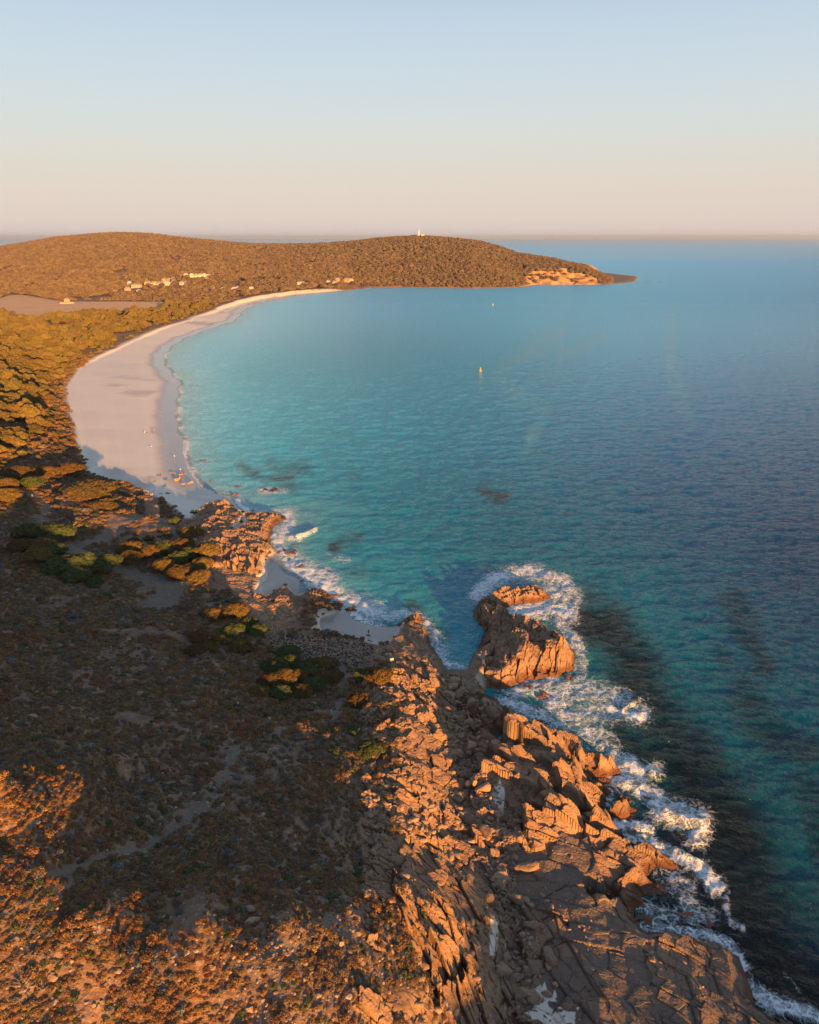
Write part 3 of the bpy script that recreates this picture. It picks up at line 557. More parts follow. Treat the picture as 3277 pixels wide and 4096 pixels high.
def sea_mat():
    n = N('sea water'); _, wcol, dep = n.attr('wcol'); fm, _, _ = n.attr('foam')
    p = n.addv(n.pos(), (1, 1.25, 1))
    wv = n.noise(1.15, 4, p, dist=.6, rough=.6); big = n.math('ADD', n.math('MULTIPLY', n.noise(.13, 2, p, dist=.5), .7), n.math('MULTIPLY', n.noise(.40, 4, p, dist=.6), 1.0)); fine = n.noise(2.6, 3, p, dist=.4)
    h = n.math('ADD', n.math('MULTIPLY', wv, 1.0), n.math('ADD', n.math('MULTIPLY', big, 1.7), n.math('MULTIPLY', fine, .22)))
    nm = n.bump(h, n.math('MULTIPLY_ADD', fm[2], .9, .95))
    # foam lacework
    q = n.n('VectorMath', operation='ADD'); n.set(q.inputs[0], n.pos()); n.set(q.inputs[1], n.addv(n.noise(.35, 5, color=True), (5.5, 5.5, 0)))
    q2 = n.n('VectorMath', operation='ADD'); n.set(q2.inputs[0], n.pos()); n.set(q2.inputs[1], n.addv(n.noise(1.0, 4, color=True), (2.0, 2.0, 0)))
    web = n.ramp(n.voro(.55, 'DISTANCE_TO_EDGE', q.outputs[0]), .16, .0); web2 = n.ramp(n.voro(1.7, 'DISTANCE_TO_EDGE', q2.outputs[0]), .20, .0)
    cl = n.noise(.55, 9, dist=1.4, rough=.66)
    t = n.math('ADD', n.math('MULTIPLY', web, .40), n.math('ADD', n.math('MULTIPLY', web2, .26), n.math('MULTIPLY', cl, 1.35)))
    thr = n.math('SUBTRACT', 1.53, n.math('MULTIPLY', fm[0], 1.12))
    foam = n.math('MULTIPLY', n.ramp(n.math('SUBTRACT', t, thr), -.16, .62), n.ramp(fm[0], .03, .2))
    milk = n.ramp(fm[0], .35, 1.1, 0, .6)                       # water clouded by fine bubbles
    base = n.mix(milk, wcol, n.mix(.5, wcol, (.22, .42, .46)))
    base = n.mix(n.math('MULTIPLY', fm[1], n.math('MULTIPLY', .5, n.ramp(n.noise(.04, 7, dist=1.2), .30, .70))), base, (.13, .48, .62))
    w = n.bsdf(base, n.math('MULTIPLY_ADD', fm[2], .22, .07), nm, IOR=1.333, **{'Specular IOR Level': n.math('MULTIPLY_ADD', fm[2], .22, .23), 'Specular Tint': (.62, .92, 1.0)})
    fh = n.bump(n.math('ADD', foam, n.math('MULTIPLY', n.noise(3, 5), .6)), .35)
    f = n.bsdf((.80, .85, .88), .8, fh)
    ms = n.n('MixShader'); n.set(ms.inputs[0], foam); n.set(ms.inputs[1], w); n.set(ms.inputs[2], f)
    tr = n.n('BsdfTransparent'); m2 = n.n('MixShader')
    n.set(m2.inputs[0], n.math('MAXIMUM', n.ramp(dep, .0, .45, .12, 1), foam)); n.set(m2.inputs[1], tr.outputs[0]); n.set(m2.inputs[2], ms.outputs[0])
    return n.done(m2.outputs[0])
tag(link('sea', sm, sea_mat()), kind='structure')
# water surface beyond the sides and the deep sea floor under everything
bm_ = mesh_from('sea_floor', np.array([(-54000, -550, -5), (54000, -550, -5), (54000, 59500, -5), (-54000, 59500, -5)], float), np.array([[0, 1, 2, 3]]))
n = N('sea floor'); tag(link('sea_floor', bm_, n.done(n.bsdf((.02, .05, .06), .9))), kind='structure')
print('sea done')
# ------------------------------------------------------------------ plants
def leaf_mat(name, ca, cb, dark=.6, var=.35, scale=.5):
    n = N(name); oi = n.n('ObjectInfo')
    c = n.mix(n.ramp(n.noise(scale, 4), .35, .65), ca, cb)
    c = n.mix(n.ramp(n.noise(3.0, 3), .4, .75, 0, dark), c, tuple(v*.55 for v in ca))
    hs = n.n('HueSaturation'); n.set(hs.inputs['Color'], c); n.set(hs.inputs['Value'], n.math('ADD', 1-var/2, n.math('MULTIPLY', oi.outputs['Random'], var)))
    n.set(hs.inputs['Hue'], n.math('ADD', .488, n.math('MULTIPLY', oi.outputs['Random'], .024)))
    return n.done(n.bsdf(hs.outputs[0], .65, **{'Specular IOR Level': .25}))
def wood_mat():
    n = N('weathered bark'); c = n.mix(n.noise(6, 4), (.10, .07, .05), (.24, .19, .15)); return n.done(n.bsdf(c, .9, n.bump(n.noise(14, 4), .05)))
M_TREE = leaf_mat('coastal tree leaves', (.12, .085, .024), (.17, .105, .03))
M_DUNE = leaf_mat('dune thicket leaves', (.13, .108, .032), (.20, .148, .045), scale=.08)
M_FAR = leaf_mat('eucalypt leaves', (.155, .117, .075), (.20, .152, .096), scale=.03, var=.5)
M_GREEN = leaf_mat('fresh green leaves', (.062, .09, .03), (.09, .118, .04))
M_OLIVE = leaf_mat('olive brown heath leaves', (.19, .115, .055), (.27, .16, .07))
M_RUST = leaf_mat('rusty heath leaves', (.19, .098, .042), (.27, .145, .06))
M_GREY = leaf_mat('grey heath leaves', (.13, .13, .11), (.19, .185, .16))
M_DARK = leaf_mat('dark heath leaves', (.135, .09, .055), (.19, .13, .08))
M_TWIG = leaf_mat('bare twigs', (.17, .14, .12), (.26, .22, .19))
M_WOOD = wood_mat()

import bmesh
def ico(sub):
    b = bmesh.new(); bmesh.ops.create_icosphere(b, subdivisions=sub, radius=1); V = np.array([v.co for v in b.verts]); F = np.array([[v.index for v in f.verts] for f in b.faces]); b.free(); return V, F
ICO = {k: ico(k) for k in (1, 2, 3)}
def lobes_mesh(rx, ry, h, nl, nleaf, leaf, seed, flat=.55, shell=2, up=0.0, lobe=.42, rim=1.0):
    """crown: overlapping leafy domes; returns V, F(tri)"""
    g = np.random.default_rng(seed); L = []
    for i in range(nl):
        a = i*2.39996 + g.uniform(-.4, .4); rr = math.sqrt((i+.5)/nl)*.80*rim
        x, y = rr*math.cos(a)*rx, rr*math.sin(a)*ry; s = lobe*g.uniform(.75, 1.25)*min(rx, ry)
        zc = h*(1 - .62*rr**2.2)*g.uniform(.86, 1.08) - s*flat*.6 + up
        L.append((x, y, zc, s*g.uniform(.9, 1.25), s*g.uniform(.9, 1.25), s*flat*g.uniform(.85, 1.3)))
    L = np.array(L); Vs, Fs, k = [], [], 0
    bv, bf = ICO[shell]
    for l in L:
        nn = vnoise(bv[:, 0]*2.3 + l[0]*3, bv[:, 1]*2.3 + bv[:, 2]*3 + l[1]*3, seed)
        v = bv*(.62 + .32*nn[:, None])*l[3:6] + l[:3]; Vs.append(v); Fs.append(bf + k); k += len(v)
    if nleaf:
        sz = L[:, 3]*L[:, 4]; p = sz/sz.sum(); li = g.choice(len(L), nleaf*2, p=p)
        d = g.normal(size=(nleaf*2, 3)); d[:, 2] = np.abs(d[:, 2])*1.2 - .25; d /= np.linalg.norm(d, axis=1)[:, None]
        nn = vnoise(d[:, 0]*3.2 + L[li, 0]*3, d[:, 1]*3.2 + d[:, 2]*3 + L[li, 1]*3, seed+3)
        P = L[li, :3] + d*L[li, 3:6]*(.76 + .5*nn[:, None])
        ins = np.zeros(len(P), bool)
        for j, l in enumerate(L):
            ins |= ((((P - l[:3])/(l[3:6]*.84))**2).sum(1) < 1) & (li != j)
        P = P[~ins][:nleaf]; d = d[~ins][:nleaf]; m = len(P)
        nrm = d + g.normal(size=(m, 3))*.8; nrm /= np.linalg.norm(nrm, axis=1)[:, None]
        t = np.cross(nrm, g.normal(size=(m, 3))); t /= np.linalg.norm(t, axis=1)[:, None]; b = np.cross(nrm, t)
        s = leaf*g.uniform(.6, 1.35, (m, 1)); q = .62
        tri = np.stack([P + t*s, P + b*s*q + nrm*s*.15, P - t*s, P - b*s*q + nrm*s*.15], 1).reshape(-1, 3)
        i0 = np.arange(m)*4 + k; Fs.append(np.stack([i0, i0+1, i0+2], 1)); Fs.append(np.stack([i0, i0+2, i0+3], 1)); Vs.append(tri)
    return np.vstack(Vs), np.vstack(Fs)
def tube(pts, rad, seg=6):
    """tapering limb through points"""
    pts = np.array(pts, float); Vs = []; n = len(pts)
    for i in range(n):
        t = pts[min(i+1, n-1)] - pts[max(i-1, 0)]; t /= max(np.linalg.norm(t), 1e-6); a = np.cross(t, (.31, .2, .93) if abs(t[2]) < .9 else (1, 0, 0)); a /= np.linalg.norm(a); b = np.cross(t, a)
        for k in range(seg): an = k/seg*2*math.pi; Vs.append(pts[i] + (a*math.cos(an) + b*math.sin(an))*rad[i])
    F = []
    for i in range(n-1):
        for k in range(seg):
            A = i*seg+k; B = i*seg+(k+1) % seg; F += [[A, B, B+seg], [A, B+seg, A+seg]]
    c = len(Vs); Vs.append(pts[-1]); F += [[(n-1)*seg+k, (n-1)*seg+(k+1) % seg, c] for k in range(seg)]
    return np.array(Vs), np.array(F)
def join(parts):
    Vs, Fs, k = [], [], 0
    for v, f in parts: Vs.append(v); Fs.append(f+k); k += len(v)
    return np.vstack(Vs), np.vstack(Fs)
def trunk_mesh(h, r, spread, nb, seed):
    g = np.random.default_rng(seed); P = [tube([(0, 0, -.6), (g.uniform(-.15, .15), g.uniform(-.15, .15), h*.25), (g.uniform(-.4, .4), g.uniform(-.4, .4), h*.5)], [r*1.3, r, r*.75])]
    top = np.array([g.uniform(-.3, .3), g.uniform(-.3, .3), h*.45])
    for i in range(nb):
        a = i/nb*6.283 + g.uniform(-.3, .3); e = np.array([math.cos(a)*spread, math.sin(a)*spread, h*g.uniform(.75, .95)]); m = top*.5 + e*.5 + np.array([0, 0, -h*.06]) + g.normal(size=3)*.15
        P.append(tube([top*[1, 1, .8], m, e], [r*.55, r*.35, r*.14], 5))
        for j in range(3):
            e2 = e*.85 + np.array([g.uniform(-.4, .4)*spread, g.uniform(-.4, .4)*spread, h*.12]); P.append(tube([m, m*.4+e2*.6, e2], [r*.3, r*.18, r*.07], 4))
    return join(P)
def ts(V, F, s=1.0): return V*s, F

# --- trees near the tracks and coves: trunk and crown each
print('trees')
NT = []
for i, (rx, ry, h, nl, nv) in enumerate([(4.2, 3.6, 3.4, 30, 7500), (3.2, 3.2, 3.4, 20, 5500), (5.4, 4.2, 3.2, 42, 9500), (2.2, 2.2, 2.4, 12, 3000)]):
    V, F = lobes_mesh(rx, ry, h, int(nl*1.7), int(nv*1.4), .19, 200+i, flat=.75, shell=2, lobe=.25 if nl > 25 else .31)
    me = mesh_from('crown', V, F, False); me.materials.append(M_TREE)
    V, F = trunk_mesh(h, .2, rx*.6, 6, 300+i); tm = mesh_from('trunk', V, F, True); tm.materials.append(M_WOOD); NT.append((me, tm, rx))
green_crowns = []
for me, tm, rx in NT:
    g = me.copy(); g.materials.clear(); g.materials.append(M_GREEN); green_crowns.append(g)
SIGHT = lambda px, py, lift: None
def canopy_at(px, py, lift):
    """ground point under a canopy whose middle is seen at px, py"""
    d = ray(px, py); ys = np.geomspace(40, 1200, 900); t = ys/d[1]; x = d[0]*t; z = HC + d[2]*t; g = zat(x, ys) + lift
    k = np.nonzero(z < g)[0][0]; return x[k], ys[k], g[k]-lift
def wpp(x, y, z): return (y*cP + (HC-z)*sP)/FPX          # metres per picture pixel there
near_trees = [ # px, py, width px, kind, label
 (348,1962,250,2,'widest sunlit flat-topped tree at the dune edge just behind the shaded beach corner'),
 (70,1895,120,0,'tall golden-lit tree in the left corner above the sandy track bend'),
 (185,1898,95,1,'round sunlit tree between the tall corner tree and the wide flat one'),
 (278,1882,120,0,'low sunlit canopy right behind the top of the wide flat-topped tree'),
 (20,1945,90,1,'shaded tree cut by the left edge of the view below the golden corner tree'),
 (125,1935,90,1,'dark green tree with a golden top standing over the start of the track'),
 (30,1985,100,1,'olive tree at the left edge right beside the sandy track'),
 (405,2018,110,3,'low orange-lit bush in front of the wide flat-topped tree'),
 (225,2128,150,2,'fresh green spreading tree above the fork of the tracks'),
 (116,2128,100,1,'olive tree left of the fresh green tree at the track fork'),
 (80,2180,100,0,'dark olive tree at the left end of the shaded grove'),
 (160,2178,110,0,'olive tree in the middle of the shaded grove left of the fork'),
 (150,2225,100,1,'lowest tree of the shaded grove left of the fork'),
 (226,2195,75,3,'small green tree with its foot on the track fork'),
 (250,2262,170,2,'broad bright green tree on the left of the shaded clump under the track'),
 (340,2250,120,0,'green tree in the middle of the shaded clump under the track'),
 (420,2256,115,1,'green tree at the right end of the shaded clump under the track'),
 (307,2303,100,1,'bright green tree at the front of the shaded clump'),
 (377,2322,60,3,'small bright green bush at the foot of the shaded clump'),
 (520,2192,85,1,'orange-topped tree just left of the big sunlit grove'),
 (522,2232,85,1,'dim tree directly below the orange-topped one by the track'),
 (765,2132,92,0,'umbrella-shaped orange tree with a bare trunk near the rock blocks'),
 (603,2206,75,1,'leftmost orange tree of the big sunlit grove'),
 (655,2195,110,0,'dark green tree at the back left of the big sunlit grove'),
 (722,2186,110,0,'orange-topped tree at the back of the big sunlit grove'),
 (770,2218,90,1,'green tree at the right back of the big sunlit grove'),
 (829,2212,90,1,'orange tree reaching the rock blocks at the right of the grove'),
 (650,2258,100,0,'lit curved tree at the front left of the big sunlit grove'),
 (712,2232,100,0,'dark green tree in the middle of the big sunlit grove'),
 (730,2282,130,2,'biggest orange tree at the front of the sunlit grove'),
 (806,2256,80,1,'orange tree with pale bare branches at the right front of the grove'),
 (800,2302,80,3,'low orange bush at the front right foot of the grove'),
 (533,2163,52,3,'small green bush above the track fork right of the dark scrub'),
 (701,2079,42,3,'lone green bush where the path reaches the pale beach rocks'),
 (672,2128,34,3,'small dark bush beside the little footpath'),
 (597,2143,36,3,'small dark bush alone on the bare flat'),
 (845,2454,75,1,'orange-topped tree at the left of the pair above the pink rock slope'),
 (943,2440,90,1,'half-lit tree with white dead limbs above the pink rock slope'),
 (1000,2478,60,3,'dark green bush right of the tree with dead limbs'),
 (796,2538,70,1,'upper left round tree of the olive trio'),
 (781,2592,85,0,'front left round tree of the olive trio'),
 (836,2578,80,0,'right round tree of the olive trio'),
 (874,2550,60,3,'dim brownish bush behind the olive trio'),
 (930,2515,100,0,'green tree with a small orange tip above the cobbles'),
 (1030,2512,75,1,'plain green tree on the edge of the pink rocks'),
 (955,2580,105,0,'slanting orange-topped tree left of the cobbles'),
 (1155,2602,100,0,'highest dark green tree of the big cove grove'),
 (1094,2655,110,0,'dark green tree on the left shoulder of the cove grove'),
 (1158,2650,90,1,'green tree near the top middle of the cove grove'),
 (1226,2668,100,0,'green tree in the right middle of the cove grove'),
 (1290,2650,100,0,'orange-topped tree at the upper right of the cove grove'),
 (1300,2702,95,0,'brightest orange tree at the right edge of the cove grove'),
 (1077,2712,85,1,'orange-tipped tree at the left front of the cove grove'),
 (1135,2705,90,1,'dark tree in the middle of the cove grove'),
 (1190,2700,80,1,'dark tree right of the middle of the cove grove'),
 (1030,2755,90,0,'lowest left tree of the cove grove'),
 (1120,2760,80,1,'green tree at the front of the cove grove'),
 (1205,2750,95,0,'orange-lit tree sticking out at the front of the cove grove'),
 (1250,2730,80,1,'green tree between the front and right lit trees of the cove grove'),
 (1340,2690,60,3,'dark bush on the right flank of the cove grove'),
 (1448,2692,70,3,'dark green bush left of the lit bush below the sign'),
 (1515,2700,95,1,'orange-lit bush on the rocks below the white sign'),
 (1433,2784,95,0,'round bush with an orange middle beside the footpath'),
 (1416,2906,50,3,'small green bush between the two round footpath bushes'),
 (1485,2981,115,0,'orange bush with a green back below the small green one')]
for px, py, wd, kd, lb in near_trees:
    x, y, z = canopy_at(px, py, 1.8); sc_ = wd*wpp(x, y, z)/2/NT[kd][2]; me, tm, rx = NT[kd]
    o = bpy.data.objects.new('bush' if kd == 3 else 'coastal_tree', None); C.objects.link(o); o.location = (x, y, z - .15); o.scale = (sc_*1.08, sc_*1.08, min(sc_, 1.15)); o.rotation_euler.z = random.uniform(0, 6.28)
    tag(o, lb, 'bush' if kd == 3 else 'tree')
    link('crown', green_crowns[kd] if ('green' in lb) else me, parent=o); link('trunk', tm, parent=o)

# --- dune thicket: individual windswept canopies
print('dune')
DP = []
for i in range(5):
    V, F = lobes_mesh(5.2, 4.2, 4.2 + .5*i, 22, 2200, .3, 400+i, flat=.7, shell=2, lobe=.33)
    V = np.vstack([V]); me = mesh_from('crown', V, F, False); me.materials.append(M_DUNE); DP.append(me)
pts = []
cell = 5.6
xs = np.arange(-900, -60, cell); ys = np.arange(230, 1150, cell); gxx, gyy = np.meshgrid(xs, ys)
gxx = gxx + rng.uniform(-.5, .5, gxx.shape)*cell; gyy = gyy + rng.uniform(-.5, .5, gyy.shape)*cell
inside = (sdf(DUNE, gxx, gyy) > .5) & (sdf(FIELD, gxx, gyy) < -2)
cpx = gproj(gxx, gyy)[0]; inside &= (cpx > -330)
gap = fbm(gxx/16, gyy/38, 3, 501) ; inside &= (gap > .43)
gxx, gyy = gxx[inside], gyy[inside]; o_ = np.argsort(gyy); gxx, gyy = gxx[o_], gyy[o_]
gz = zat(gxx, gyy); edge = sst(0, 22, sdf(DUNE, gxx, gyy))
sc_ = (.4 + .6*edge)*rng.uniform(.5, 1.15, len(gxx))*np.where(gyy > 850, 1.15, 1); zs_ = sc_*rng.uniform(.7, 1.5, len(gxx))
vis = np.nonzero(cpx[inside][o_] > -30)[0]
ind = set(vis[:290].tolist())
for k in sorted(ind):
    o = bpy.data.objects.new('dune_tree', DP[k % 5]); C.objects.link(o); o.location = (gxx[k], gyy[k], gz[k]-.5); s = sc_[k]; o.scale = (s, s*1.1, zs_[k]); o.rotation_euler.z = rng.uniform(0, 6.28)
    de = float(sdf(DUNE, np.array([[gxx[k]]]), np.array([[gyy[k]]]))[0, 0]); zn = 0 if gyy[k] < 330 else (1 if de < 16 else (2 if gyy[k] < 430 else 3))
    tag(o, ['windswept golden tree of the thicket just above the wide flat-topped tree', 'low windswept tree in the thicket front row along the dry beach edge', 'windswept tree deep in the thicket left of the shaded beach corner', 'windswept tree in the thicket on the dune crest behind the middle of the beach'][zn], 'tree',
        ['trees at the near end of the dune thicket', 'front row of the dune thicket', 'trees inside the near dune thicket', 'trees inside the middle dune thicket'][zn])

def scatter(name, P, Rz, S, K, protos, label=None, tilt=None):
    """one object of uncountable growth: copies of a few clump meshes on points"""
    me = bpy.data.meshes.new(name); me.vertices.add(len(P)); me.vertices.foreach_set('co', np.ascontiguousarray(P, f32).ravel())
    a = me.attributes.new('rz', 'FLOAT', 'POINT'); a.data.foreach_set('value', np.asarray(Rz, f32))
    a = me.attributes.new('sc', 'FLOAT_VECTOR', 'POINT'); a.data.foreach_set('vector', np.ascontiguousarray(S, f32).ravel())
    a = me.attributes.new('kd', 'INT', 'POINT'); a.data.foreach_set('value', np.asarray(K, np.int32))
    cl = bpy.data.collections.new(name + '_kinds')
    for i, m in enumerate(protos):
        po = bpy.data.objects.new('%s_kind_%02d' % (name, i), m); cl.objects.link(po)
    o = link(name, me); tag(o, label, None, None, 'stuff')
    g = bpy.data.node_groups.new(name, 'GeometryNodeTree'); g.interface.new_socket('Geometry', in_out='INPUT', socket_type='NodeSocketGeometry'); g.interface.new_socket('Geometry', in_out='OUTPUT', socket_type='NodeSocketGeometry')
    gi = g.nodes.new('NodeGroupInput'); go = g.nodes.new('NodeGroupOutput'); ip = g.nodes.new('GeometryNodeInstanceOnPoints'); ci = g.nodes.new('GeometryNodeCollectionInfo')
    ci.inputs['Collection'].default_value = cl; ci.inputs['Separate Children'].default_value = True; ci.inputs['Reset Children'].default_value = True
    def na(nm, ty):
        q = g.nodes.new('GeometryNodeInputNamedAttribute'); q.data_type = ty; q.inputs['Name'].default_value = nm; return q.outputs[0]
    cx = g.nodes.new('ShaderNodeCombineXYZ'); g.links.new(na('rz', 'FLOAT'), cx.inputs[2])
    ip.inputs['Pick Instance'].default_value = True
    g.links.new(gi.outputs[0], ip.inputs['Points']); g.links.new(ci.outputs[0], ip.inputs['Instance']); g.links.new(na('kd', 'INT'), ip.inputs['Instance Index'])
    g.links.new(cx.outputs[0], ip.inputs['Rotation']); g.links.new(na('sc', 'FLOAT_VECTOR'), ip.inputs['Scale']); g.links.new(ip.outputs[0], go.inputs[0])
    md = o.modifiers.new('growth', 'NODES'); md.node_group = g; return o
rest = np.array([k for k in range(len(gxx)) if k not in ind])
scatter('dune_thicket', np.stack([gxx, gyy, gz-.5], -1)[rest], rng.uniform(0, 6.28, len(rest)), np.stack([sc_, sc_*1.1, zs_], -1)[rest], rng.integers(0, 5, len(rest)), DP)
print('dune n', len(gxx))

# --- forest of the far headland
FP = []
for i in range(5):
    V, F = lobes_mesh(4.6, 4.6, 7.5 + .5*i, 9, 260, .8, 600+i, flat=.8, shell=1, lobe=.5); me = mesh_from('crown', V, F, False); me.materials.append(M_FAR); FP.append(me)
cell = 6.0
xs = np.arange(-1750, 900, cell); ys = np.arange(1000, 3300, cell); fx, fy = np.meshgrid(xs, ys)
fx = fx + rng.uniform(-.5, .5, fx.shape)*cell; fy = fy + rng.uniform(-.5, .5, fy.shape)*cell
cc = gproj(fx, fy)[0]; m = (cc > -250) & (cc < 2560); fx, fy, cc = fx[m], fy[m], cc[m]
fh, fs, fcl = farhill(fx, fy)
m = (fs > .0) & (fs < 1.12) & ((fcl*sst(.30, .16, fs) < .3) | (rng.random(fs.shape) < .06) | ((fbm(fx/22, fy/9, 3, 75) > .64))) & (fbm(fx/30, fy/60, 3, 71) > .30) & (zat(fx, fy) > 1.0) & (sdf(FIELD, fx, fy) < -3)
m |= (fs <= 0) & (cc < 1440) & (zat(fx, fy) > 1.2) & (sdf(FIELD, fx, fy) < -3) & (sdf(DUNE, fx, fy) < -1) & (sdf(SAND[0], fx, fy) < -6) & (fbm(fx/26, fy/50, 3, 72) > .36)
m &= ~((cc > 2440) & (zat(fx, fy) < 5))
fx, fy, cc, fs = fx[m], fy[m], cc[m], fs[m]; n_ = len(fx)
fsz = rng.uniform(.62, 1.08, n_)*np.where(cc > 1100, 1.0, .95)*(1 - .35*sst(.35, 1.0, fs)*sst(1500, 1900, cc)) * (1 - .25*sst(.3, 1, fs))
fsz *= np.where(zat(fx, fy) < 6, .7, 1)
HOUSES = [(458,1173,22,0),(512,1161,24,0),(547,1149,40,1),(557,1169,17,0),(520,1140,14,2),(512,1120,20,0),(593,1138,26,1),(619,1139,26,1),(645,1140,26,1),(671,1141,24,2),(657,1125,17,0),(676,1123,15,0),(694,1121,17,0),
 (697,1132,18,0),(738,1124,16,0),(728,1139,14,2),(745,1137,16,0),(745,1108,16,2),(768,1108,16,2),(786,1108,12,2),(802,1108,20,2),(819,1108,14,2),(834,1106,20,0),(831,1124,14,2),(855,1163,18,0),(823,1163,10,0),
 (895,1160,20,0),(942,1163,26,2),(954,1155,14,0),(1007,1162,18,2),(1130,1159,18,0),(1113,1146,10,0),(1206,1138,32,2),(1313,1133,14,2),(1352,1127,18,3),(1343,1136,24,2),(1388,1128,22,3),(1404,1129,20,3),(270,1207,20,4)]
HP = []
for px, py, wd, kd in HOUSES:
    x, y, z = place(px, py, 3000); HP.append((x, y, z, wd*wpp(x, y, z), kd))
hx = np.array([h[:2] for h in HP])
keepf = np.ones(n_, bool)
for x, y, z, wm, kd in HP:   # clear ground round each house and the view down to it
    keepf &= ~((np.abs(fx - x) < wm*.62 + 2) & (np.abs(fy - y) < 9)); keepf &= ~((np.abs(fx - x) < wm*.5) & (fy < y) & (fy > y - 60))
fx, fy, fs, fsz = fx[keepf], fy[keepf], fs[keepf], fsz[keepf]; n_ = len(fx)
scatter('forest', np.stack([fx, fy, zat(fx, fy)-.8], -1), rng.uniform(0, 6.28, n_), np.stack([fsz, fsz, fsz*rng.uniform(.7, 1.05, n_)], -1), rng.integers(0, 5, n_), FP)
print('forest', n_)
# --- heath: low shrubs and stones
print('heath')
HPm = []
def shrub(seed, mat, r=.55, h=.45, nl=6, nv=150, leaf=.085, shell=1):
    V, F = lobes_mesh(r, r, h, nl, nv, leaf, seed, flat=.75, shell=shell, lobe=.5); me = mesh_from('shrub', V, F, False); me.materials.append(mat); return me
def twigs(seed, mat):
    g = np.random.default_rng(seed); P = []
    for i in range(16):
        a = g.uniform(0, 6.28); e = g.uniform(.3, .65); t = np.array([math.cos(a)*e, math.sin(a)*e, g.uniform(.2, .5)]); P.append(tube([(0, 0, 0), t*.5 + g.normal(size=3)*.05, t], [.02, .014, .006], 3))
    V, F = join(P); me = mesh_from('twigs', V, F, False); me.materials.append(mat); return me
for i, mt in enumerate([M_OLIVE, M_OLIVE, M_DARK, M_DARK, M_RUST, M_GREY, M_GREEN]): HPm.append(shrub(700+i, mt))
HPm.append(twigs(790, M_TWIG))
# candidate points with density set by the distance, over the heath
P = []
def heath_pts(x0, x1, y0, y1, cell):
    a, b = np.meshgrid(np.arange(x0, x1, cell), np.arange(y0, y1, cell)); a = a + rng.uniform(-.5, .5, a.shape)*cell; b = b + rng.uniform(-.5, .5, b.shape)*cell
    return a.ravel(), b.ravel()
for (x0, x1, y0, y1, cell) in ((-75, 35, 28, 95, .62), (-110, 20, 95, 150, .78), (-160, 0, 150, 230, 1.0), (-230, -30, 230, 330, 1.35), (-330, -100, 330, 640, 2.1)):
    P.append(heath_pts(x0, x1, y0, y1, cell) + (cell,))
hxs = np.concatenate([p[0] for p in P]); hys = np.concatenate([p[1] for p in P]); hcl = np.concatenate([np.full(len(p[0]), p[2]) for p in P])
px_, py_ = gproj(hxs, hys); m = (px_ > -250) & (px_ < 3300); hxs, hys, hcl = hxs[m], hys[m], hcl[m]
mk = {k: zat(hxs, hys, M[k]) for k in ('rock', 'sand', 'cob', 'trk', 'stony', 'rockd', 'dl')}
dens = np.where(hys < 88, .95, .76)*(1-mk['sand'])*(1-mk['trk'])*(1-mk['cob'])*(1 - sst(.2, .8, mk['rock'])*(1 - .7*(mk['rockd'] < 8)*sst(.46, .6, fbm(hxs/4, hys/4, 3, 806))*(hxs < 4)*(hys < 165))) * (1 - .62*mk['stony']*(fbm(hxs/3, hys/3, 3, 801) < .55))*sst(.28, .5, fbm(hxs/6, hys/6, 4, 802) + .1)
dens *= (hys < 330) | (sdf(DUNE, hxs, hys) > -12)
bare = sdf(poly([(420,2100),(600,2060),(760,2100),(700,2180),(560,2190),(430,2170)]), hxs, hys); dens *= 1 - .75*sst(-3, 3, bare)
bare = sdf(poly([(560,2300),(700,2320),(760,2360),(700,2420),(560,2430)]), hxs, hys); dens *= 1 - .8*sst(-3, 3, bare)
ok = rng.random(len(hxs)) < dens; hxs, hys, hcl = hxs[ok], hys[ok], hcl[ok]; hz = zat(hxs, hys)
rr = rng.random(len(hxs)); big = fbm(hxs/9, hys/9, 3, 803); rusty = sst(.50, .70, fbm(hxs/8, hys/8, 3, 804) + .12*sst(90, 60, hys) + .06*sst(-30, 5, hxs)*sst(100, 70, hys))
kd = np.where(rr < .30, 0, np.where(rr < .5, 1, np.where(rr < .66, 2, np.where(rr < .78, 3, np.where(rr < .86, 5, np.where(rr < .89, 7, 6))))))
kd = np.where((kd == 6) & (fbm(hxs/5, hys/5, 2, 805) < .55), 0, kd); kd = np.where((rng.random(len(hxs)) < .75*rusty) & (kd < 4), 4, kd)
hs = hcl*rng.uniform(.75, 1.35, len(hxs))*(.8 + .5*big)*1.02; hs = np.where(rng.random(len(hxs)) < .06, hs*1.6, hs)
HV = hs*rng.uniform(.6, 1.1, len(hxs))
gpy = gproj(hxs, hys)[1]; size = hs/np.maximum(HC - hz, 10)
inv_ = (gproj(hxs, hys, 0)[0] > 0) & (gproj(hxs, hys, 30)[1] < 4090) & (kd != 7)
cand = np.nonzero(inv_)[0]; pick = cand[np.argsort(-size[cand])[:280]]; pk = set(pick.tolist())
NAM = {0: ('olive brown rounded shrub of the heath on the near slope', 'olive shrubs of the near heath'), 2: ('dark low shrub of the heath on the near slope', 'dark shrubs of the near heath'),
 4: ('rusty orange-brown shrub of the stony near slope', 'rusty shrubs of the near heath'), 5: ('pale grey-green shrub of the heath on the near slope', 'grey shrubs of the near heath'), 6: ('fresh green shrub among brown ones on the near slope', 'green shrubs of the near heath')}
for k in sorted(pk):
    o = bpy.data.objects.new('heath_shrub', HPm[kd[k]]); C.objects.link(o); o.location = (hxs[k], hys[k], hz[k]-.05); o.scale = (hs[k], hs[k], HV[k]); o.rotation_euler.z = rng.uniform(0, 6.28)
    lb, gr = NAM[{1: 0, 3: 2}.get(int(kd[k]), int(kd[k]))]; tag(o, lb, 'shrub', gr)
rs = np.array([k for k in range(len(hxs)) if k not in pk])
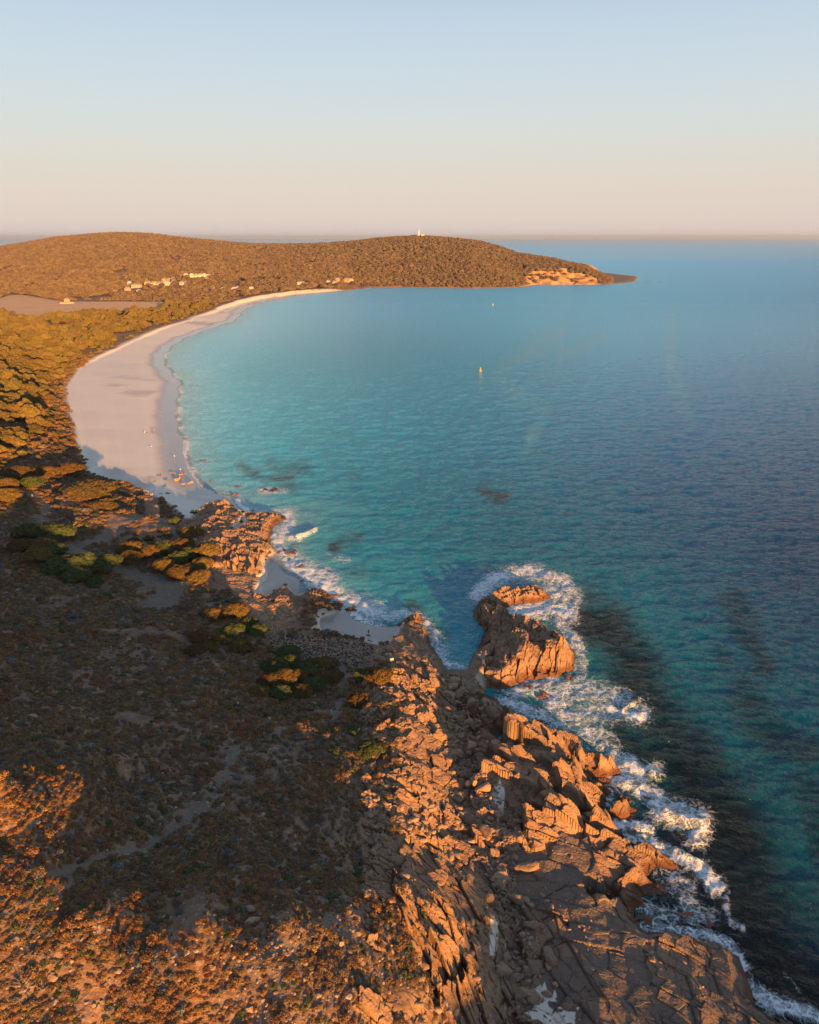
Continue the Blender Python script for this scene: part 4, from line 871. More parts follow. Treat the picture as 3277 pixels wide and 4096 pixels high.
scatter('heath_scrub', np.stack([hxs, hys, hz-.05], -1)[rs], rng.uniform(0, 6.28, len(rs)), np.stack([hs, hs, HV], -1)[rs], kd[rs], HPm)
print('heath n', len(hxs))

# --- stones
def stone_mesh(seed, sub=2, ang=1.0):
    g = np.random.default_rng(seed); V, F = ICO[sub]; V = V.copy()
    for i in range(9):                                    # planes that cut the block to a rough faceted shape
        d = g.normal(size=3); d /= np.linalg.norm(d); c = g.uniform(.45, .78); t = V@d; V = V - d*np.maximum(t - c, 0)[:, None]*ang
    V = V*(.93 + .14*vnoise(V[:, 0]*2.5 + seed, V[:, 1]*2.5 + V[:, 2]*2.5, seed))[:, None]; return V*[1.15, .9, .75], F
def stone_mat(name, a, b):
    n = N(name); oi = n.n('ObjectInfo'); c = n.mix(n.noise(2.2, 5), a, b); c = n.mix(n.ramp(n.noise(5, 5, dist=.6), .5, .66, 0, .6), c, (.07, .06, .055))
    hs_ = n.n('HueSaturation'); n.set(hs_.inputs['Color'], c); n.set(hs_.inputs['Value'], n.math('ADD', .75, n.math('MULTIPLY', oi.outputs['Random'], .5)))
    return n.done(n.bsdf(hs_.outputs[0], .85, n.bump(n.noise(4, 6), .12)))
M_STONE = stone_mat('pale field stone', (.22, .155, .11), (.40, .29, .205)); M_BOULD = stone_mat('granite boulder', (.25, .165, .11), (.38, .25, .155))
SM = []
for i in range(5):
    V, F = stone_mesh(900+i, 1); me = mesh_from('stone', V, F, False); me.materials.append(M_STONE); SM.append(me)
BM = []
for i in range(8):
    V, F = stone_mesh(950+i, 3, 1.0); me = mesh_from('boulder', V, F, False); me.materials.append(M_BOULD); BM.append(me)
a, b = heath_pts(-80, 40, 28, 150, .55); a2, b2 = heath_pts(-140, 40, 120, 235, 1.0); a = np.append(a, a2); b = np.append(b, b2)
px_, py_ = gproj(a, b); m = (px_ > -250) & (px_ < 3300); a, b = a[m], b[m]
q = {k: zat(a, b, M[k]) for k in ('rock', 'sand', 'cob', 'trk', 'stony', 'dl')}
dn = .07 + .30*q['stony'] + .32*sst(80, 58, b) + .16*sst(.5, .65, fbm(a/5, b/5, 3, 811)); dn = dn*(1-q['sand'])*(1-sst(.3, .7, q['rock']))*(1-q['cob']) ; dn = np.where(q['trk'] > .5, .12, dn); dn = np.where(q['dl'] < 2, 0, dn)
ok = rng.random(len(a)) < dn; a, b = a[ok], b[ok]; s = .10 + .17*rng.random(len(a))**2.5 + .24*(rng.random(len(a)) < .04); s = s*(1 + sst(100, 200, b)*.6)
scatter('field_stones', np.stack([a, b, zat(a, b) + s*.2], -1), rng.uniform(0, 6.28, len(a)), np.stack([s*1.3, s*1.3, s], -1), rng.integers(0, 5, len(a)), SM)
# cobbles of the bank and rubble in the gully
SC = []
for i in range(4):
    V, F = stone_mesh(980+i, 2, .6); me = mesh_from('cobble', V, F, True); me.materials.append(M_BOULD); SC.append(me)
a, b = heath_pts(-60, 80, 60, 215, .62); q = zat(a, b, M['cob']); m = (q > .4) & (rng.random(len(a)) < .75); a, b = a[m], b[m]; s = .22 + .22*rng.random(len(a))**2
scatter('cobble_rubble', np.stack([a, b, zat(a, b)], -1), rng.uniform(0, 6.28, len(a)), np.stack([s*1.2, s, s*.8], -1), rng.integers(0, 4, len(a)), SC)
a, b = heath_pts(-40, 75, 50, 178, .55); q = {k: zat(a, b, M[k]) for k in ('rock', 'dl', 'cob')}; m = (q['rock'] > .5) & (q['dl'] > 1) & (rng.random(len(a)) < .42*sst(.5, .66, fbm(a/5, b/5, 4, 821))*(1 - .7*(a > 18)))
a, b = a[m], b[m]; s = .14 + .34*rng.random(len(a))**3; s = s*(1 + .5*(a < 10))
scatter('shelf_rubble', np.stack([a, b, zat(a, b) + s*.1], -1), rng.uniform(0, 6.28, len(a)), np.stack([s*1.3, s, s*.9], -1), rng.integers(0, 4, len(a)), SC)
# countable boulders in the gully, biggest on the lower half
GUL = poly([(1790,2700),(1870,2770),(1880,2900),(1860,3060),(1930,3200),(1990,3330),(2010,3450),(2030,3560),(2050,3700),(2070,3850),(2110,4000)])
nb = 0
seg = np.diff(GUL, axis=0); ln = np.hypot(*seg.T); cum = np.append(0, np.cumsum(ln))
for k in range(215):
    t = rng.uniform(0, 1)**.8*cum[-1]; i = min(np.searchsorted(cum, t, 'right')-1, len(seg)-1); p = GUL[i] + seg[i]*(t-cum[i])/ln[i]
    x, y = p + rng.normal(size=2)*[1.9 if t > .35*cum[-1] else 2.8, 1.6]; s = rng.uniform(.35, .75) + .75*(rng.random() < .16)
    z = float(zat(x, y)[0])
    o = bpy.data.objects.new('boulder', BM[rng.integers(0, 8)]); C.objects.link(o); o.location = (x, y, z + s*.28); o.scale = (s, s*rng.uniform(.8, 1.1), s*rng.uniform(.8, 1.2)); o.rotation_euler = (rng.uniform(-.5, .5), rng.uniform(-.5, .5), rng.uniform(0, 6.28))
    zn = int(y < 128) + int(y < 98) + int(y < 80)
    tag(o, ['grey-brown boulder of the stony channel head, beside the sand pools under the promontory', 'boulder in the upper rubble gully beside the narrow cobble strip', 'boulder in the middle of the rubble gully level with the long orange ledges', 'boulder in the lower rubble gully beside the flat grey shelf and its white sand'][zn], 'boulder',
        ['boulders at the channel head', 'boulders of the upper gully', 'boulders of the middle gully', 'boulders of the lower gully'][zn])
SPECIAL = [(1840,3262,40,.6,'upright orange boulder standing at the head of the rubble gully'),(2075,3290,42,.6,'smooth leaning boulder with an orange top beside the long orange ledge'),(2085,3365,42,.55,'squat orange-faced boulder below the smooth leaning one'),(2015,3470,46,.5,'flat grey slab boulder left of the long tilted block'),
 (2105,3478,95,.5,'long tilted block with an orange upper edge beside the gully'),(2008,3535,40,.6,'round-backed grey boulder below the flat slab boulder'),(2130,3710,62,.55,'large cracked boulder on the flat shelf right of the gully'),(2060,3915,58,.5,'pointed boulder at the lower end of the gully'),
 (2145,3930,46,.6,'square boulder beside the white sand patch'),(2275,4030,44,.5,'flat-topped boulder in the bottom white sand patch'),(1640,3320,36,.9,'tall split boulder left of the gully'),(1735,3365,40,.8,'orange-faced block of the tumbled group left of the gully'),(1690,3365,40,.6,'dark block of the tumbled group left of the gully'),(1625,3370,40,.8,'grey standing block of the tumbled group'),
 (1875,3370,50,.5,'orange block on the ridge above the gully'),(1000,3640,48,.6,'pale round boulder split by a crack on the rusty slope'),(1010,3690,58,.45,'long pale boulder just below the split round one'),(800,3855,44,.5,'cream boulder left of its pair on the rusty slope'),(850,3872,34,.5,'cream boulder right of its pair on the rusty slope'),(915,3893,30,.5,'small cream boulder right of the cream pair'),(880,3948,22,.5,'lone small pale boulder below the cream pair'),
 (565,2778,32,.7,'pale square boulder in the shaded middle of the heath'),(608,2790,32,.6,'pale boulder with a sloping top beside the square one'),(128,2866,42,.35,'low pale slab in the shaded heath near the left edge'),(1260,3470,44,.5,'orange knob of rock on the stony slope above the rusty shrubs'),(1188,3560,28,.5,'small orange boulder on the stony slope'),(1240,3570,22,.5,'pinkish small boulder right of the orange one on the stony slope'),(215,3915,44,.4,'broad pale boulder half sunk in the lit scrub at the lower left')]
for px, py, wd, hh, lb in SPECIAL:
    x, y, z = place(px, py); s = wd*wpp(x, y, z)/2
    o = bpy.data.objects.new('boulder', BM[rng.integers(0, 8)]); C.objects.link(o); o.location = (x, y, z + s*.25); o.scale = (s, s*.8, s*hh*1.6); o.rotation_euler = (rng.uniform(-.2, .2), rng.uniform(-.2, .2), rng.uniform(-.5, .5)); tag(o, lb, 'boulder')
# rocks standing in the sea and on the sand: each a pile of blocks grown into one piece
def reef(px, py, wd, dp, hh, lb, seed, z0=0.0, ang=0.0, cat='rock', name='sea_rock'):
    x, y = at(px, py, z0); m_ = wd*wpp(x, y, 0)/2; g = np.random.default_rng(seed); Ps = []; nbk = max(4, int(wd/9))
    for i in range(nbk):
        u, v = g.uniform(-1, 1), g.uniform(-1, 1); V, F = stone_mesh(seed*31+i, 2, 1.0); s = m_*g.uniform(.28, .5)
        V = V*[s, s*.8, s*hh*g.uniform(.6, 1.4)] ; a = g.uniform(0, 6.28); V = V@np.array([[math.cos(a), math.sin(a), 0], [-math.sin(a), math.cos(a), 0], [0, 0, 1]])
        Ps.append((V + [u*m_*.75, v*m_*dp, s*.05], F))
    V, F = join(Ps); a = R(ang); V = V@np.array([[math.cos(a), math.sin(a), 0], [-math.sin(a), math.cos(a), 0], [0, 0, 1]])
    me = mesh_from(name, V, F, False); o = link(name, me, M_BOULD if z0 > .6 else M_REEF, loc=(x, y, z0)); tag(o, lb, cat); return o
M_REEF = stone_mat('wet red granite', (.13, .05, .025), (.24, .11, .06))
for i, a in enumerate([(815,1843,34,.5,.5,'small red rock awash off the beach, farthest out from the swimmers'),(843,1925,12,2.2,.7,'narrow red rock standing in the foam by the sand spit'),(958,1945,32,.5,.5,'low red rock chain just off the wet sand'),(945,1978,44,.5,.5,'red rock cluster touching the end of the wet sand'),
 (1078,1962,70,.45,.3,'wide flat red reef breaking through the water before the dark weed'),(1155,2208,66,.7,.55,'red rock pile in the foam off the small cove'),(1185,2180,30,.4,.3,'flat orange rock awash above the red pile'),(1196,2266,58,.35,.6,'pair of brown boulders in the foam below the red pile'),(1093,2250,16,1.6,1.0,'dark standing rock on the small cove sand'),
 (1274,2323,24,.7,.6,'small brown rock alone in the white surf'),(1076,2346,30,.5,.4,'flat brown rock lying on the small cove sand'),(1320,2286,44,.5,.15,'black rock awash at the edge of the white surf'),(1122,2070,74,.7,.5,'red rocks at the tip of the blocky outcrop'),
 (1650,2465,44,.6,.5,'dark rocks in the foam at the mouth of the channel'),(1690,2488,34,.7,.5,'orange-capped rock by the channel mouth'),(1715,2595,22,.8,.7,'brown boulder on the left bank of the channel'),(2155,2832,34,.6,.7,'brown boulder alone in the white water below the promontory'),(2045,2850,24,.7,.7,'small dark boulder at the edge of the white water'),(2090,2862,40,.5,.5,'pair of dark boulders in the white water'),
 (1985,2768,50,.6,.45,'low brown ledge filling the gap at the left foot of the promontory'),(2035,2785,44,.5,.35,'low wet ledge right of the brown one at the foot of the promontory'),(1960,2805,44,.6,.4,'brown ledge where the gully meets the white water'),
 (2240,2480,30,.4,.5,'flat orange rock at the right shoulder of the promontory'),(2190,2785,80,.5,.25,'dark red reef awash below the promontory'),(2110,2745,60,.5,.3,'wet brown ledge under the orange foot of the promontory'),(2500,3195,66,.7,.55,'big orange block standing at the surf edge below the lit tongue'),(2590,3190,38,1.0,.5,'dark wet rock in the surf right of the big orange block'),(2540,3330,60,.4,.4,'orange wet ledge in the surf'),
 (2570,3690,90,.5,.4,'dark brown ledge under the foam beside the big slab'),(2750,3670,70,.5,.3,'rusty rock ridge in the foam'),(2840,3695,60,.5,.3,'rusty rock ridge farther out in the foam'),(2620,3560,90,.4,.3,'orange striped ledge right of the tide pool'),(3130,4080,90,.5,.3,'brown rocks in the foam at the bottom right corner'),(2140,1143,14,.6,.5,'orange rock at the waterline below the pale cliff'),
 (2590,1127,26,.3,.2,'low islet chain off the tip of the headland'),(2640,1128,22,.3,.2,'farthest low islet off the tip of the headland'),(1545,1155,16,.4,.2,'dark rock at the end of the far beach')]):
    reef(*a, seed=1000+i)
for i, a in enumerate([(643,1902,30,.7,.8,'orange boulder standing alone on the beach corner sand'),(690,1891,28,.4,.5,'low orange rock beside the standing walker on the sand'),(722,1896,38,.6,.9,'pyramid-shaped orange rock at the edge of the wet sand'),(710,1915,46,.6,.8,'dark and orange rocks below the pyramid rock'),(750,1932,44,.6,.7,'orange rock with a dark top nearest the surf'),(658,1918,34,.4,.4,'flat orange rock below the lone boulder'),
 (583,1910,34,.5,.3,'brown flat rock on the shaded sand'),(560,1925,60,.5,.3,'wide cluster of brown rocks on the shaded sand'),(612,1928,36,.5,.35,'brown rock right of the wide cluster'),(660,1945,40,.4,.3,'orange and brown rock patch in the lit wedge of sand'),(600,1965,50,.5,.3,'brown rocks where the sand meets the heath'),(660,1975,50,.5,.3,'reddish rocks below the lit sand wedge')]):
    reef(*a, seed=1100+i, z0=1.0, name='beach_rock')
# ------------------------------------------------------------------ grass trees
print('small things')
def spiky(seed, r):
    g = np.random.default_rng(seed); m = 420; d = g.normal(size=(m, 3)); d[:, 2] = np.abs(d[:, 2])*.9 - .15; d /= np.linalg.norm(d, axis=1)[:, None]
    t = np.cross(d, (0, 0, 1)); t /= np.maximum(np.linalg.norm(t, axis=1), 1e-3)[:, None]; L = r*g.uniform(.8, 1.05, (m, 1)); c = np.array([0, 0, r*.45])
    tip = c + d*L - [0, 0, .12*r]; P = np.stack([c + t*.022, c - t*.022, tip], 1).reshape(-1, 3); return P, np.arange(m*3).reshape(-1, 3)
gn = N('grass tree needles'); M_XAN = gn.done(gn.bsdf(gn.mix(gn.noise(2, 3), (.20, .17, .05), (.34, .26, .10)), .6))
for i, (px, py, wd, lb) in enumerate([(825,3392,44,'pale spiky grass tree glowing alone in the shaded scrub'),(488,3856,58,'golden spiky grass tree low on the lit slope'),(80,2350,26,'small grey grass tree in the shaded heath at the left')]):
    x, y, z = place(px, py); r = wd*wpp(x, y, z)/2; V, F = spiky(1200+i, r); o = bpy.data.objects.new('grass_tree', None); C.objects.link(o); o.location = (x, y, z + .25); tag(o, lb, 'grass tree')
    link('crown', mesh_from('crown', V, F, False), M_XAN, o); V, F = tube([(0, 0, -.5), (0, 0, r*.3), (0, 0, r*.5)], [.16, .15, .12]); link('trunk', mesh_from('trunk', V, F), M_WOOD, o)
# dead white limbs
def limbs(px, py, h, seed, lb):
    x, y, z = place(px, py); g = np.random.default_rng(seed); P = []
    for i in range(5):
        a = g.uniform(0, 6.28); e = np.array([math.cos(a)*h*.8, math.sin(a)*h*.8, h*g.uniform(.4, 1)]); m_ = e*.5 + g.normal(size=3)*h*.1; P.append(tube([(0, 0, -.2), m_, e], [.09, .06, .02], 5))
        for j in range(4): e2 = e + g.normal(size=3)*h*.3; P.append(tube([m_*1.2, (m_ + e2)/2 + g.normal(size=3)*.1, e2], [.04, .03, .01], 4))
    V, F = join(P); tag(link('dead_shrub', mesh_from('dead_shrub', V, F), M_DEAD, loc=(x, y, z)), lb, 'dead shrub')
dn_ = N('bleached wood'); M_DEAD = dn_.done(dn_.bsdf((.24, .19, .16), .8))
limbs(912, 2452, 2.6, 1, 'bleached bare limbs left of the half-lit tree above the pink rocks'); limbs(820, 2490, 1.8, 2, 'bleached bare limbs under the orange-topped tree of the pair'); limbs(90, 3940, .8, 3, 'leafless pale shrub in the lit scrub at the lower left'); limbs(165, 3960, .7, 4, 'spreading leafless shrub right of the other pale leafless one'); limbs(160, 3500, .7, 5, 'pinkish leafless shrub in the upper lit scrub')

# ------------------------------------------------------------------ small built things
def paint(name, c, rough=.6):
    n = N(name); return n.done(n.bsdf(n.mix(n.ramp(n.noise(3, 4), .4, .7, 0, .25), c, tuple(v*.7 for v in c)), rough))
M_WHITE = paint('white painted wall', (.58, .53, .45)); M_CREAM = paint('cream wall', (.42, .31, .2)); M_ROOF = paint('grey-green sheet roof', (.30, .30, .25)); M_ROOFW = paint('pale sheet roof', (.5, .52, .5)); M_GLASS = paint('dark window glass', (.03, .04, .05), .15); M_TAN = paint('tan wall', (.40, .27, .16))
def box(x0, x1, y0, y1, z0, z1):
    V = np.array([(x, y, z) for z in (z0, z1) for y in (y0, y1) for x in (x0, x1)], float); return V, np.array([(0, 2, 3), (0, 3, 1), (4, 5, 7), (4, 7, 6), (0, 1, 5), (0, 5, 4), (2, 6, 7), (2, 7, 3), (0, 4, 6), (0, 6, 2), (1, 3, 7), (1, 7, 5)])
def gable(w_, d_, z0, h, ov=.6):
    V = np.array([(-w_/2-ov, -d_/2-ov, z0), (w_/2+ov, -d_/2-ov, z0), (w_/2+ov, d_/2+ov, z0), (-w_/2-ov, d_/2+ov, z0), (-w_/2+d_*.25, 0, z0+h), (w_/2-d_*.25, 0, z0+h), (-w_/2-ov, -d_/2-ov, z0-.2), (w_/2+ov, -d_/2-ov, z0-.2), (w_/2+ov, d_/2+ov, z0-.2), (-w_/2-ov, d_/2+ov, z0-.2)], float)
    return V, np.array([(0, 1, 5), (0, 5, 4), (1, 2, 5), (2, 3, 4), (2, 4, 5), (3, 0, 4), (6, 1, 0), (6, 7, 1), (7, 2, 1), (7, 8, 2), (8, 3, 2), (8, 9, 3), (9, 0, 3), (9, 6, 0), (6, 8, 7), (6, 9, 8)])
HL = ['grey-roofed house at the left end of the resort beside the paddock trees','grey-roofed house above and right of the leftmost resort house','long low grey roof in the middle left of the resort','small pale roof in front of the long low one','small cream shed with a lit wall in the resort trees','grey roof highest at the left of the resort',
 'left wing of the long cream main lodge','left middle wing of the long cream main lodge','right middle wing of the long cream main lodge','right end of the long cream main lodge with a lit wall','grey cottage roof behind the middle of the main lodge','small grey cottage roof behind the right half of the main lodge','grey cottage roof up the slope behind the lodge end',
 'grey cottage roof just right of the lodge','grey cottage below the white hill houses','small cottage with an orange-lit wall right of the lodge','grey cottage right of the one with the orange wall','leftmost white house of the row on the slope','second white house from the left of the row on the slope','narrow white house in the middle of the row on the slope','widest white house of the row on the slope','low white house right of the widest in the row','grey-roofed house at the right end of the white row','low white house on the cutting below the row',
 'grey roof near the beach trees, left of the group','small blue-grey roof left of the beach group','grey roof in the middle of the beach group','white gabled house of the beach group','small roof behind the white gabled house','cream gabled cottage right of the beach group','grey beach kiosk roof at the edge of the sand','small blue roof behind the beach kiosk','white modern house alone above the far beach','small pale hut between the two far beach houses','tan two-storey house above the far beach','white low terrace house below the tan one',
 'left half of the tan long house above the far beach end','right half of the tan long house above the far beach end','farmhouse with a bright wall beside the paddock']
for (x, y, z, wm, kd), lb in zip(HP, HL):
    o = bpy.data.objects.new('house', None); C.objects.link(o); o.location = (x, y, z - .5); o.rotation_euler.z = R(random.uniform(-18, 18)); tag(o, lb, 'house')
    d = min(max(wm*.7, 6), 10); hw = {0: 3.2, 1: 4.0, 2: 4.6, 3: 6.2, 4: 3.4}[kd]; wmat = {0: M_CREAM, 1: M_CREAM, 2: M_WHITE, 3: M_TAN, 4: M_CREAM}[kd]
    wl = link('wall', mesh_from('wall', *box(-wm/2, wm/2, -d/2, d/2, -4, hw), False), wmat, o)
    link('roof', mesh_from('roof', *gable(wm, d, hw, 2.6), False), M_ROOFW if (kd == 2 and random.random() < .4) else M_ROOF, o)
    nw = max(2, int(wm/4))
    for i in range(nw):
        cx_ = -wm/2 + wm*(i+.5)/nw; link('window', mesh_from('window', *box(cx_-.7, cx_+.7, -d/2-.08, -d/2+.1, hw-2.4, hw-.9), False), M_GLASS, o)
# paddock wall by the farmhouse
def strip(pts, hh, th, name, lb, cat, mat, lift=0):
    Ps = []
    for (ax_, ay_), (bx_, by_) in zip(pts[:-1], pts[1:]):
        L = math.hypot(bx_-ax_, by_-ay_); an = math.atan2(by_-ay_, bx_-ax_); V, F = box(0, L, -th/2, th/2, -1, hh); c, s = math.cos(an), math.sin(an); V = V@np.array([[c, s, 0], [-s, c, 0], [0, 0, 1]]); Ps.append((V + [ax_-pts[0][0], ay_-pts[0][1], float(zat(ax_, ay_)[0]) - z00], F))
    return Ps
w0 = place(230, 1205); w1 = place(240, 1215); w2 = place(296, 1214); z00 = w0[2]
V, F = join(strip([w0[:2], w1[:2], w2[:2]], 1.6, .4, '', '', '', None)); tag(link('boundary_wall', mesh_from('boundary_wall', V, F, False), M_CREAM, loc=w0), 'pale yard wall along the paddock in front of the farmhouse', 'wall')
# lighthouse
x, y, z = place(1675, 936, 3600); c_ = 1675; yr = float(np.interp(c_, [p[0] for p in RIDGE], [p[1] for p in RIDGE])) - 10; x = (c_-1638.5)/FPX*(yr*cP + 0*sP); z = float(zat(x, yr)[0])
lh = bpy.data.objects.new('lighthouse', None); C.objects.link(lh); lh.location = (x, yr, z); tag(lh, 'white lighthouse tower on top of the wooded headland', 'lighthouse')
def lathe(prof, seg=20):
    V = [(r*math.cos(k/seg*6.2832), r*math.sin(k/seg*6.2832), zz_) for r, zz_ in prof for k in range(seg)]; F = []
    for i in range(len(prof)-1):
        for k in range(seg): A = i*seg+k; B = i*seg+(k+1) % seg; F += [(A, B, B+seg), (A, B+seg, A+seg)]
    return np.array(V), np.array(F)
link('tower', mesh_from('tower', *lathe([(3.0, -2), (2.9, 1), (2.4, 10), (2.1, 17), (2.2, 17.3), (2.9, 17.6), (2.9, 18.2)])), M_WHITE, lh)
link('gallery', mesh_from('gallery', *lathe([(3.1, 18.2), (3.1, 19.2), (3.0, 19.2), (3.0, 18.2)])), M_WHITE, lh); link('lantern_room', mesh_from('lantern_room', *lathe([(1.5, 18.2), (1.5, 20.6), (0.01, 20.6)])), M_GLASS, lh); link('dome', mesh_from('dome', *lathe([(1.8, 20.6), (1.6, 21.4), (.9, 22.1), (.15, 22.4), (.1, 23.4), (.01, 23.5)])), M_WHITE, lh)
kb = bpy.data.objects.new('keeper_cottage', None); C.objects.link(kb); kb.location = (x + 12, yr, float(zat(x+12, yr)[0])); tag(kb, 'white cottage at the right foot of the lighthouse', 'cottage'); link('wall', mesh_from('wall', *box(-5, 5, -3, 3, -3, 7.0), False), M_WHITE, kb); link('roof', mesh_from('roof', *gable(10, 6, 7.0, 2), False), M_ROOF, kb)
# marker buoys
M_YEL = paint('yellow buoy paint', (.75, .45, .03)); M_WB = paint('cream buoy paint', (.75, .62, .4))
for px, py, h, mt, lb in [(1922,1484,2.7,M_YEL,'yellow marker buoy in the middle of the bay, the nearer one'),(1972,1221,2.8,M_WB,'pale marker buoy far out towards the headland')]:
    x, y = at(px, py); o = bpy.data.objects.new('marker_buoy', None); C.objects.link(o); o.location = (x, y, 0); tag(o, lb, 'buoy')
    link('float', mesh_from('float', *lathe([(.01, -.6), (.9, -.5), (1.0, .2), (.85, .7), (.4, .9), (.01, .9)])), mt, o); link('mast', mesh_from('mast', *lathe([(.38, .85), (.28, h*.8), (.2, h*.82), (.01, h*.82)], 10)), mt, o); link('top_mark', mesh_from('top_mark', *lathe([(.01, h*.78), (.5, h*.85), (.5, h*.95), (.01, h)], 8)), mt, o)
# sign on its post
x, y, z = place(1568, 2664); sg = bpy.data.objects.new('sign', None); C.objects.link(sg); sg.location = (x, y, z - .1); sg.rotation_euler.z = R(18); tag(sg, 'blank white warning board on a post above the sunlit rocks of the cove', 'sign')
link('post', mesh_from('post', *box(-.05, .05, -.05, .05, -.5, 2.2), False), paint('galvanised post', (.5, .47, .42)), sg)
link('panel', mesh_from('panel', *box(-.42, -.02, -.09, -.055, 1.35, 2.25), False), paint('white sign face', (.5, .47, .42)), sg); link('panel', mesh_from('panel', *box(.02, .42, -.09, -.055, 1.35, 2.25), False), sg.children[1].data.materials[0], sg)
for px, py, s, lb in [(130,1987,.55,'small white box beside the bend of the sandy track'),(953,2822,.45,'white marker post at the left foot of the cove grove'),(535,2253,.4,'white marker post by the lower track under the orange-topped tree'),(1326,2851,.4,'white marker post at the edge of the footpath below the cove')]:
    x, y, z = place(px, py); V, F = box(-s*.35, s*.35, -s*.3, s*.3, -.3, s*1.6); V[4:8, :2] *= .9; tag(link('marker', mesh_from('marker', V, F, False), M_WHITE, loc=(x, y, z)), lb, 'marker')

# ------------------------------------------------------------------ people
def mat1(name, c): n = N(name); return n.done(n.bsdf(c, .8))
SKIN, RED, BLK, WHT, NAVY, HAIR = mat1('skin', (.42, .25, .17)), mat1('red cloth', (.5, .05, .03)), mat1('black cloth', (.02, .02, .022)), mat1('white cloth', (.7, .66, .6)), mat1('navy cloth', (.03, .04, .08)), mat1('dark hair', (.03, .02, .015))
def grow(verts, edges, name, mat, parent):
    me = bpy.data.meshes.new(name); me.from_pydata([v[:3] for v in verts], edges, []); o = bpy.data.objects.new(name, me); C.objects.link(o); o.parent = parent
    sk = o.modifiers.new('skin', 'SKIN'); L = me.skin_vertices[0].data if me.skin_vertices else None
    if L is None:
        bm2 = bmesh.new(); bm2.from_mesh(me); bm2.verts.layers.skin.verify(); bm2.to_mesh(me); bm2.free(); L = me.skin_vertices[0].data
    for i, v in enumerate(verts): L[i].radius = (v[3], v[4] if len(v) > 4 else v[3])
    L[0].use_root = True; o.modifiers.new('sub', 'SUBSURF').levels = 2; o.modifiers['sub'].render_levels = 2; me.materials.append(mat); return o
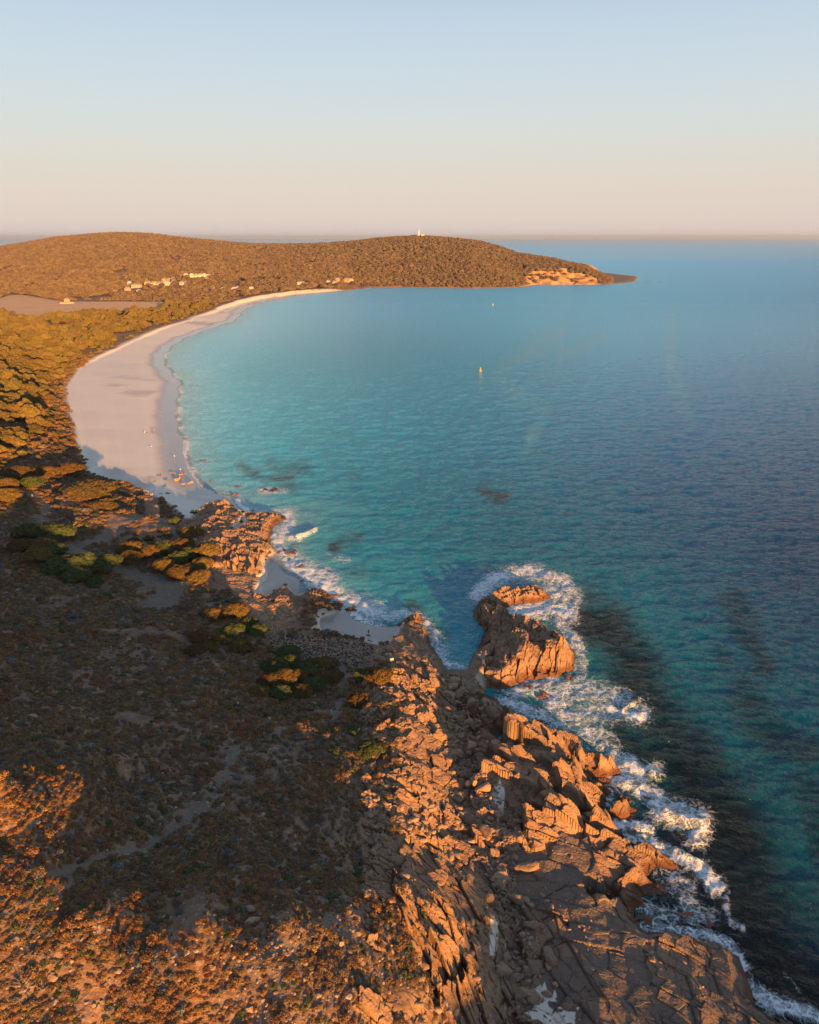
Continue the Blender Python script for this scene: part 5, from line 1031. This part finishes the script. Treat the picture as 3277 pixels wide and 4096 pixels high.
def person(px, py, rot, top, legs, lb, pose='stand', stride=.16, z_=None):
    x, y, z = place(px, py)
    o = bpy.data.objects.new('person', None); C.objects.link(o); o.location = (x, y, z); o.rotation_euler.z = R(rot); tag(o, lb, 'person')
    if pose == 'stand':
        st = stride; hp = .93
        V = [(0, 0, hp, .12, .10), (0, 0, 1.15, .12, .09), (0, 0, 1.38, .15, .10), (0, 0, 1.50, .055), (0, .01, 1.58, .075, .085), (0, .01, 1.69, .085, .10), (0, .01, 1.76, .05),
             (.10, 0, .88, .085), (.11, st, .48, .06), (.11, st*.6, .10, .042), (.11, st*.6+.14, .03, .04), (-.10, 0, .88, .085), (-.11, -st*.6, .48, .06), (-.11, -st*1.3, .10, .042), (-.11, -st*1.3+.14, .03, .04),
             (.19, 0, 1.42, .055), (.25, -st*.4, 1.15, .042), (.26, st*.3, .92, .032), (.26, st*.5, .82, .03), (-.19, 0, 1.42, .055), (-.25, st*.4, 1.15, .042), (-.26, st*.9, .92, .032), (-.26, st*1.1, .82, .03)]
        E = [(0, 1), (1, 2), (2, 3), (3, 4), (4, 5), (5, 6), (0, 7), (7, 8), (8, 9), (9, 10), (0, 11), (11, 12), (12, 13), (13, 14), (2, 15), (15, 16), (16, 17), (17, 18), (2, 19), (19, 20), (20, 21), (21, 22)]
    else:                                                   # sitting or crouching on the sand
        V = [(0, 0, .17, .14, .12), (0, -.02, .40, .13, .10), (0, .05, .62, .15, .10), (0, .10, .74, .055), (0, .14, .82, .08, .085), (0, .16, .92, .085, .10), (0, .16, .98, .05),
             (.11, .08, .18, .09), (.14, .42, .46, .06), (.13, .55, .10, .042), (.13, .70, .04, .04), (-.11, .08, .18, .09), (-.14, .42, .46, .06), (-.13, .55, .10, .042), (-.13, .70, .04, .04),
             (.19, .05, .65, .055), (.24, .20, .45, .042), (.14, .40, .50, .03), (.05, .44, .50, .03), (-.19, .05, .65, .055), (-.24, .20, .45, .042), (-.14, .40, .50, .03), (-.05, .44, .48, .03)]
        E = [(0, 1), (1, 2), (2, 3), (3, 4), (4, 5), (5, 6), (0, 7), (7, 8), (8, 9), (9, 10), (0, 11), (11, 12), (12, 13), (13, 14), (2, 15), (15, 16), (16, 17), (17, 18), (2, 19), (19, 20), (20, 21), (21, 22)]
    grow(V, E, 'body', SKIN, o)
    T = [(v[0], v[1], v[2], v[3]+.022, (v[4] if len(v) > 4 else v[3])+.022) for v in (V[0], V[1], V[2], V[15], V[16], V[19], V[20])]
    grow(T, [(0, 1), (1, 2), (2, 3), (3, 4), (2, 5), (5, 6)], 'shirt', top, o)
    k = lambda a, b, f: tuple(a[i]*(1-f) + b[i]*f for i in range(3))
    m1 = k(V[7], V[8], .8); m2 = k(V[11], V[12], .8); T = [(*V[0][:3], .15, .13), (*V[7][:3], .11), (*m1, .09), (*V[11][:3], .11), (*m2, .09)]
    grow(T, [(0, 1), (1, 2), (0, 3), (3, 4)], 'shorts', legs, o)
    hd = V[5]; grow([(hd[0], hd[1]-.025, hd[2]+.02, .092, .10), (hd[0], hd[1]-.03, hd[2]+.07, .07)], [(0, 1)], 'hair', HAIR, o)
person(617, 1730, 200, RED, BLK, 'standing beachgoer in red near the dark sitting figure'); person(611, 1731.5, 150, BLK, BLK, 'figure in black sitting on the sand beside the one in red', 'sit'); person(580, 1730, 120, WHT, WHT, 'small pale figure sitting left of the pair on the beach', 'sit')
person(607, 1796, 20, WHT, BLK, 'lone sitting figure in a white top nearest the rocks', 'stand', .1); person(699, 1834, 10, WHT, NAVY, 'walker in a white shirt on the wet sand by the foam'); person(723, 1888, 30, WHT, NAVY, 'walker in a white shirt beside the pyramid rock')
person(1475, 2540, 60, BLK, NAVY, 'dark-clothed figure crouching on the sand of the nearer cove', 'stand', .2); person(653, 2166, 0, BLK, NAVY, 'walker in black on the dirt flat above the sunlit grove'); person(667, 2166, 15, NAVY, NAVY, 'second dark walker right of the first on the dirt flat'); person(694, 1531, 30, RED, BLK, 'far walker in red at the scalloped water line')
for px, py, lb in [(1470.5,2541.5,'left dark bag on the sand beside the crouching figure'),(1477,2542.5,'right dark bag on the sand beside the crouching figure'),(588,1731,'small dark bag on the beach by the pale sitting figure')]:
    x, y, z = place(px, py); V, F = stone_mesh(int(px), 2, .5); tag(link('bag', mesh_from('bag', V*[.35, .25, .2] + [0, 0, .12], F), BLK, loc=(x, y, z)), lb, 'bag')

# ------------------------------------------------------------------ sea air
n = N('sea air'); pv = n.n('VolumePrincipled'); pv.inputs['Density'].default_value = HAZE_D; pv.inputs['Color'].default_value = (.86, .95, 1.0, 1); pv.inputs['Anisotropy'].default_value = .38
n.t.links.new(pv.outputs[0], n.out.inputs[1])
V, F = box(-55000, 55000, -600, 60000, -7, 190); hz_ = link('haze', mesh_from('haze', V, F, False), n.m); tag(hz_, kind='stuff')
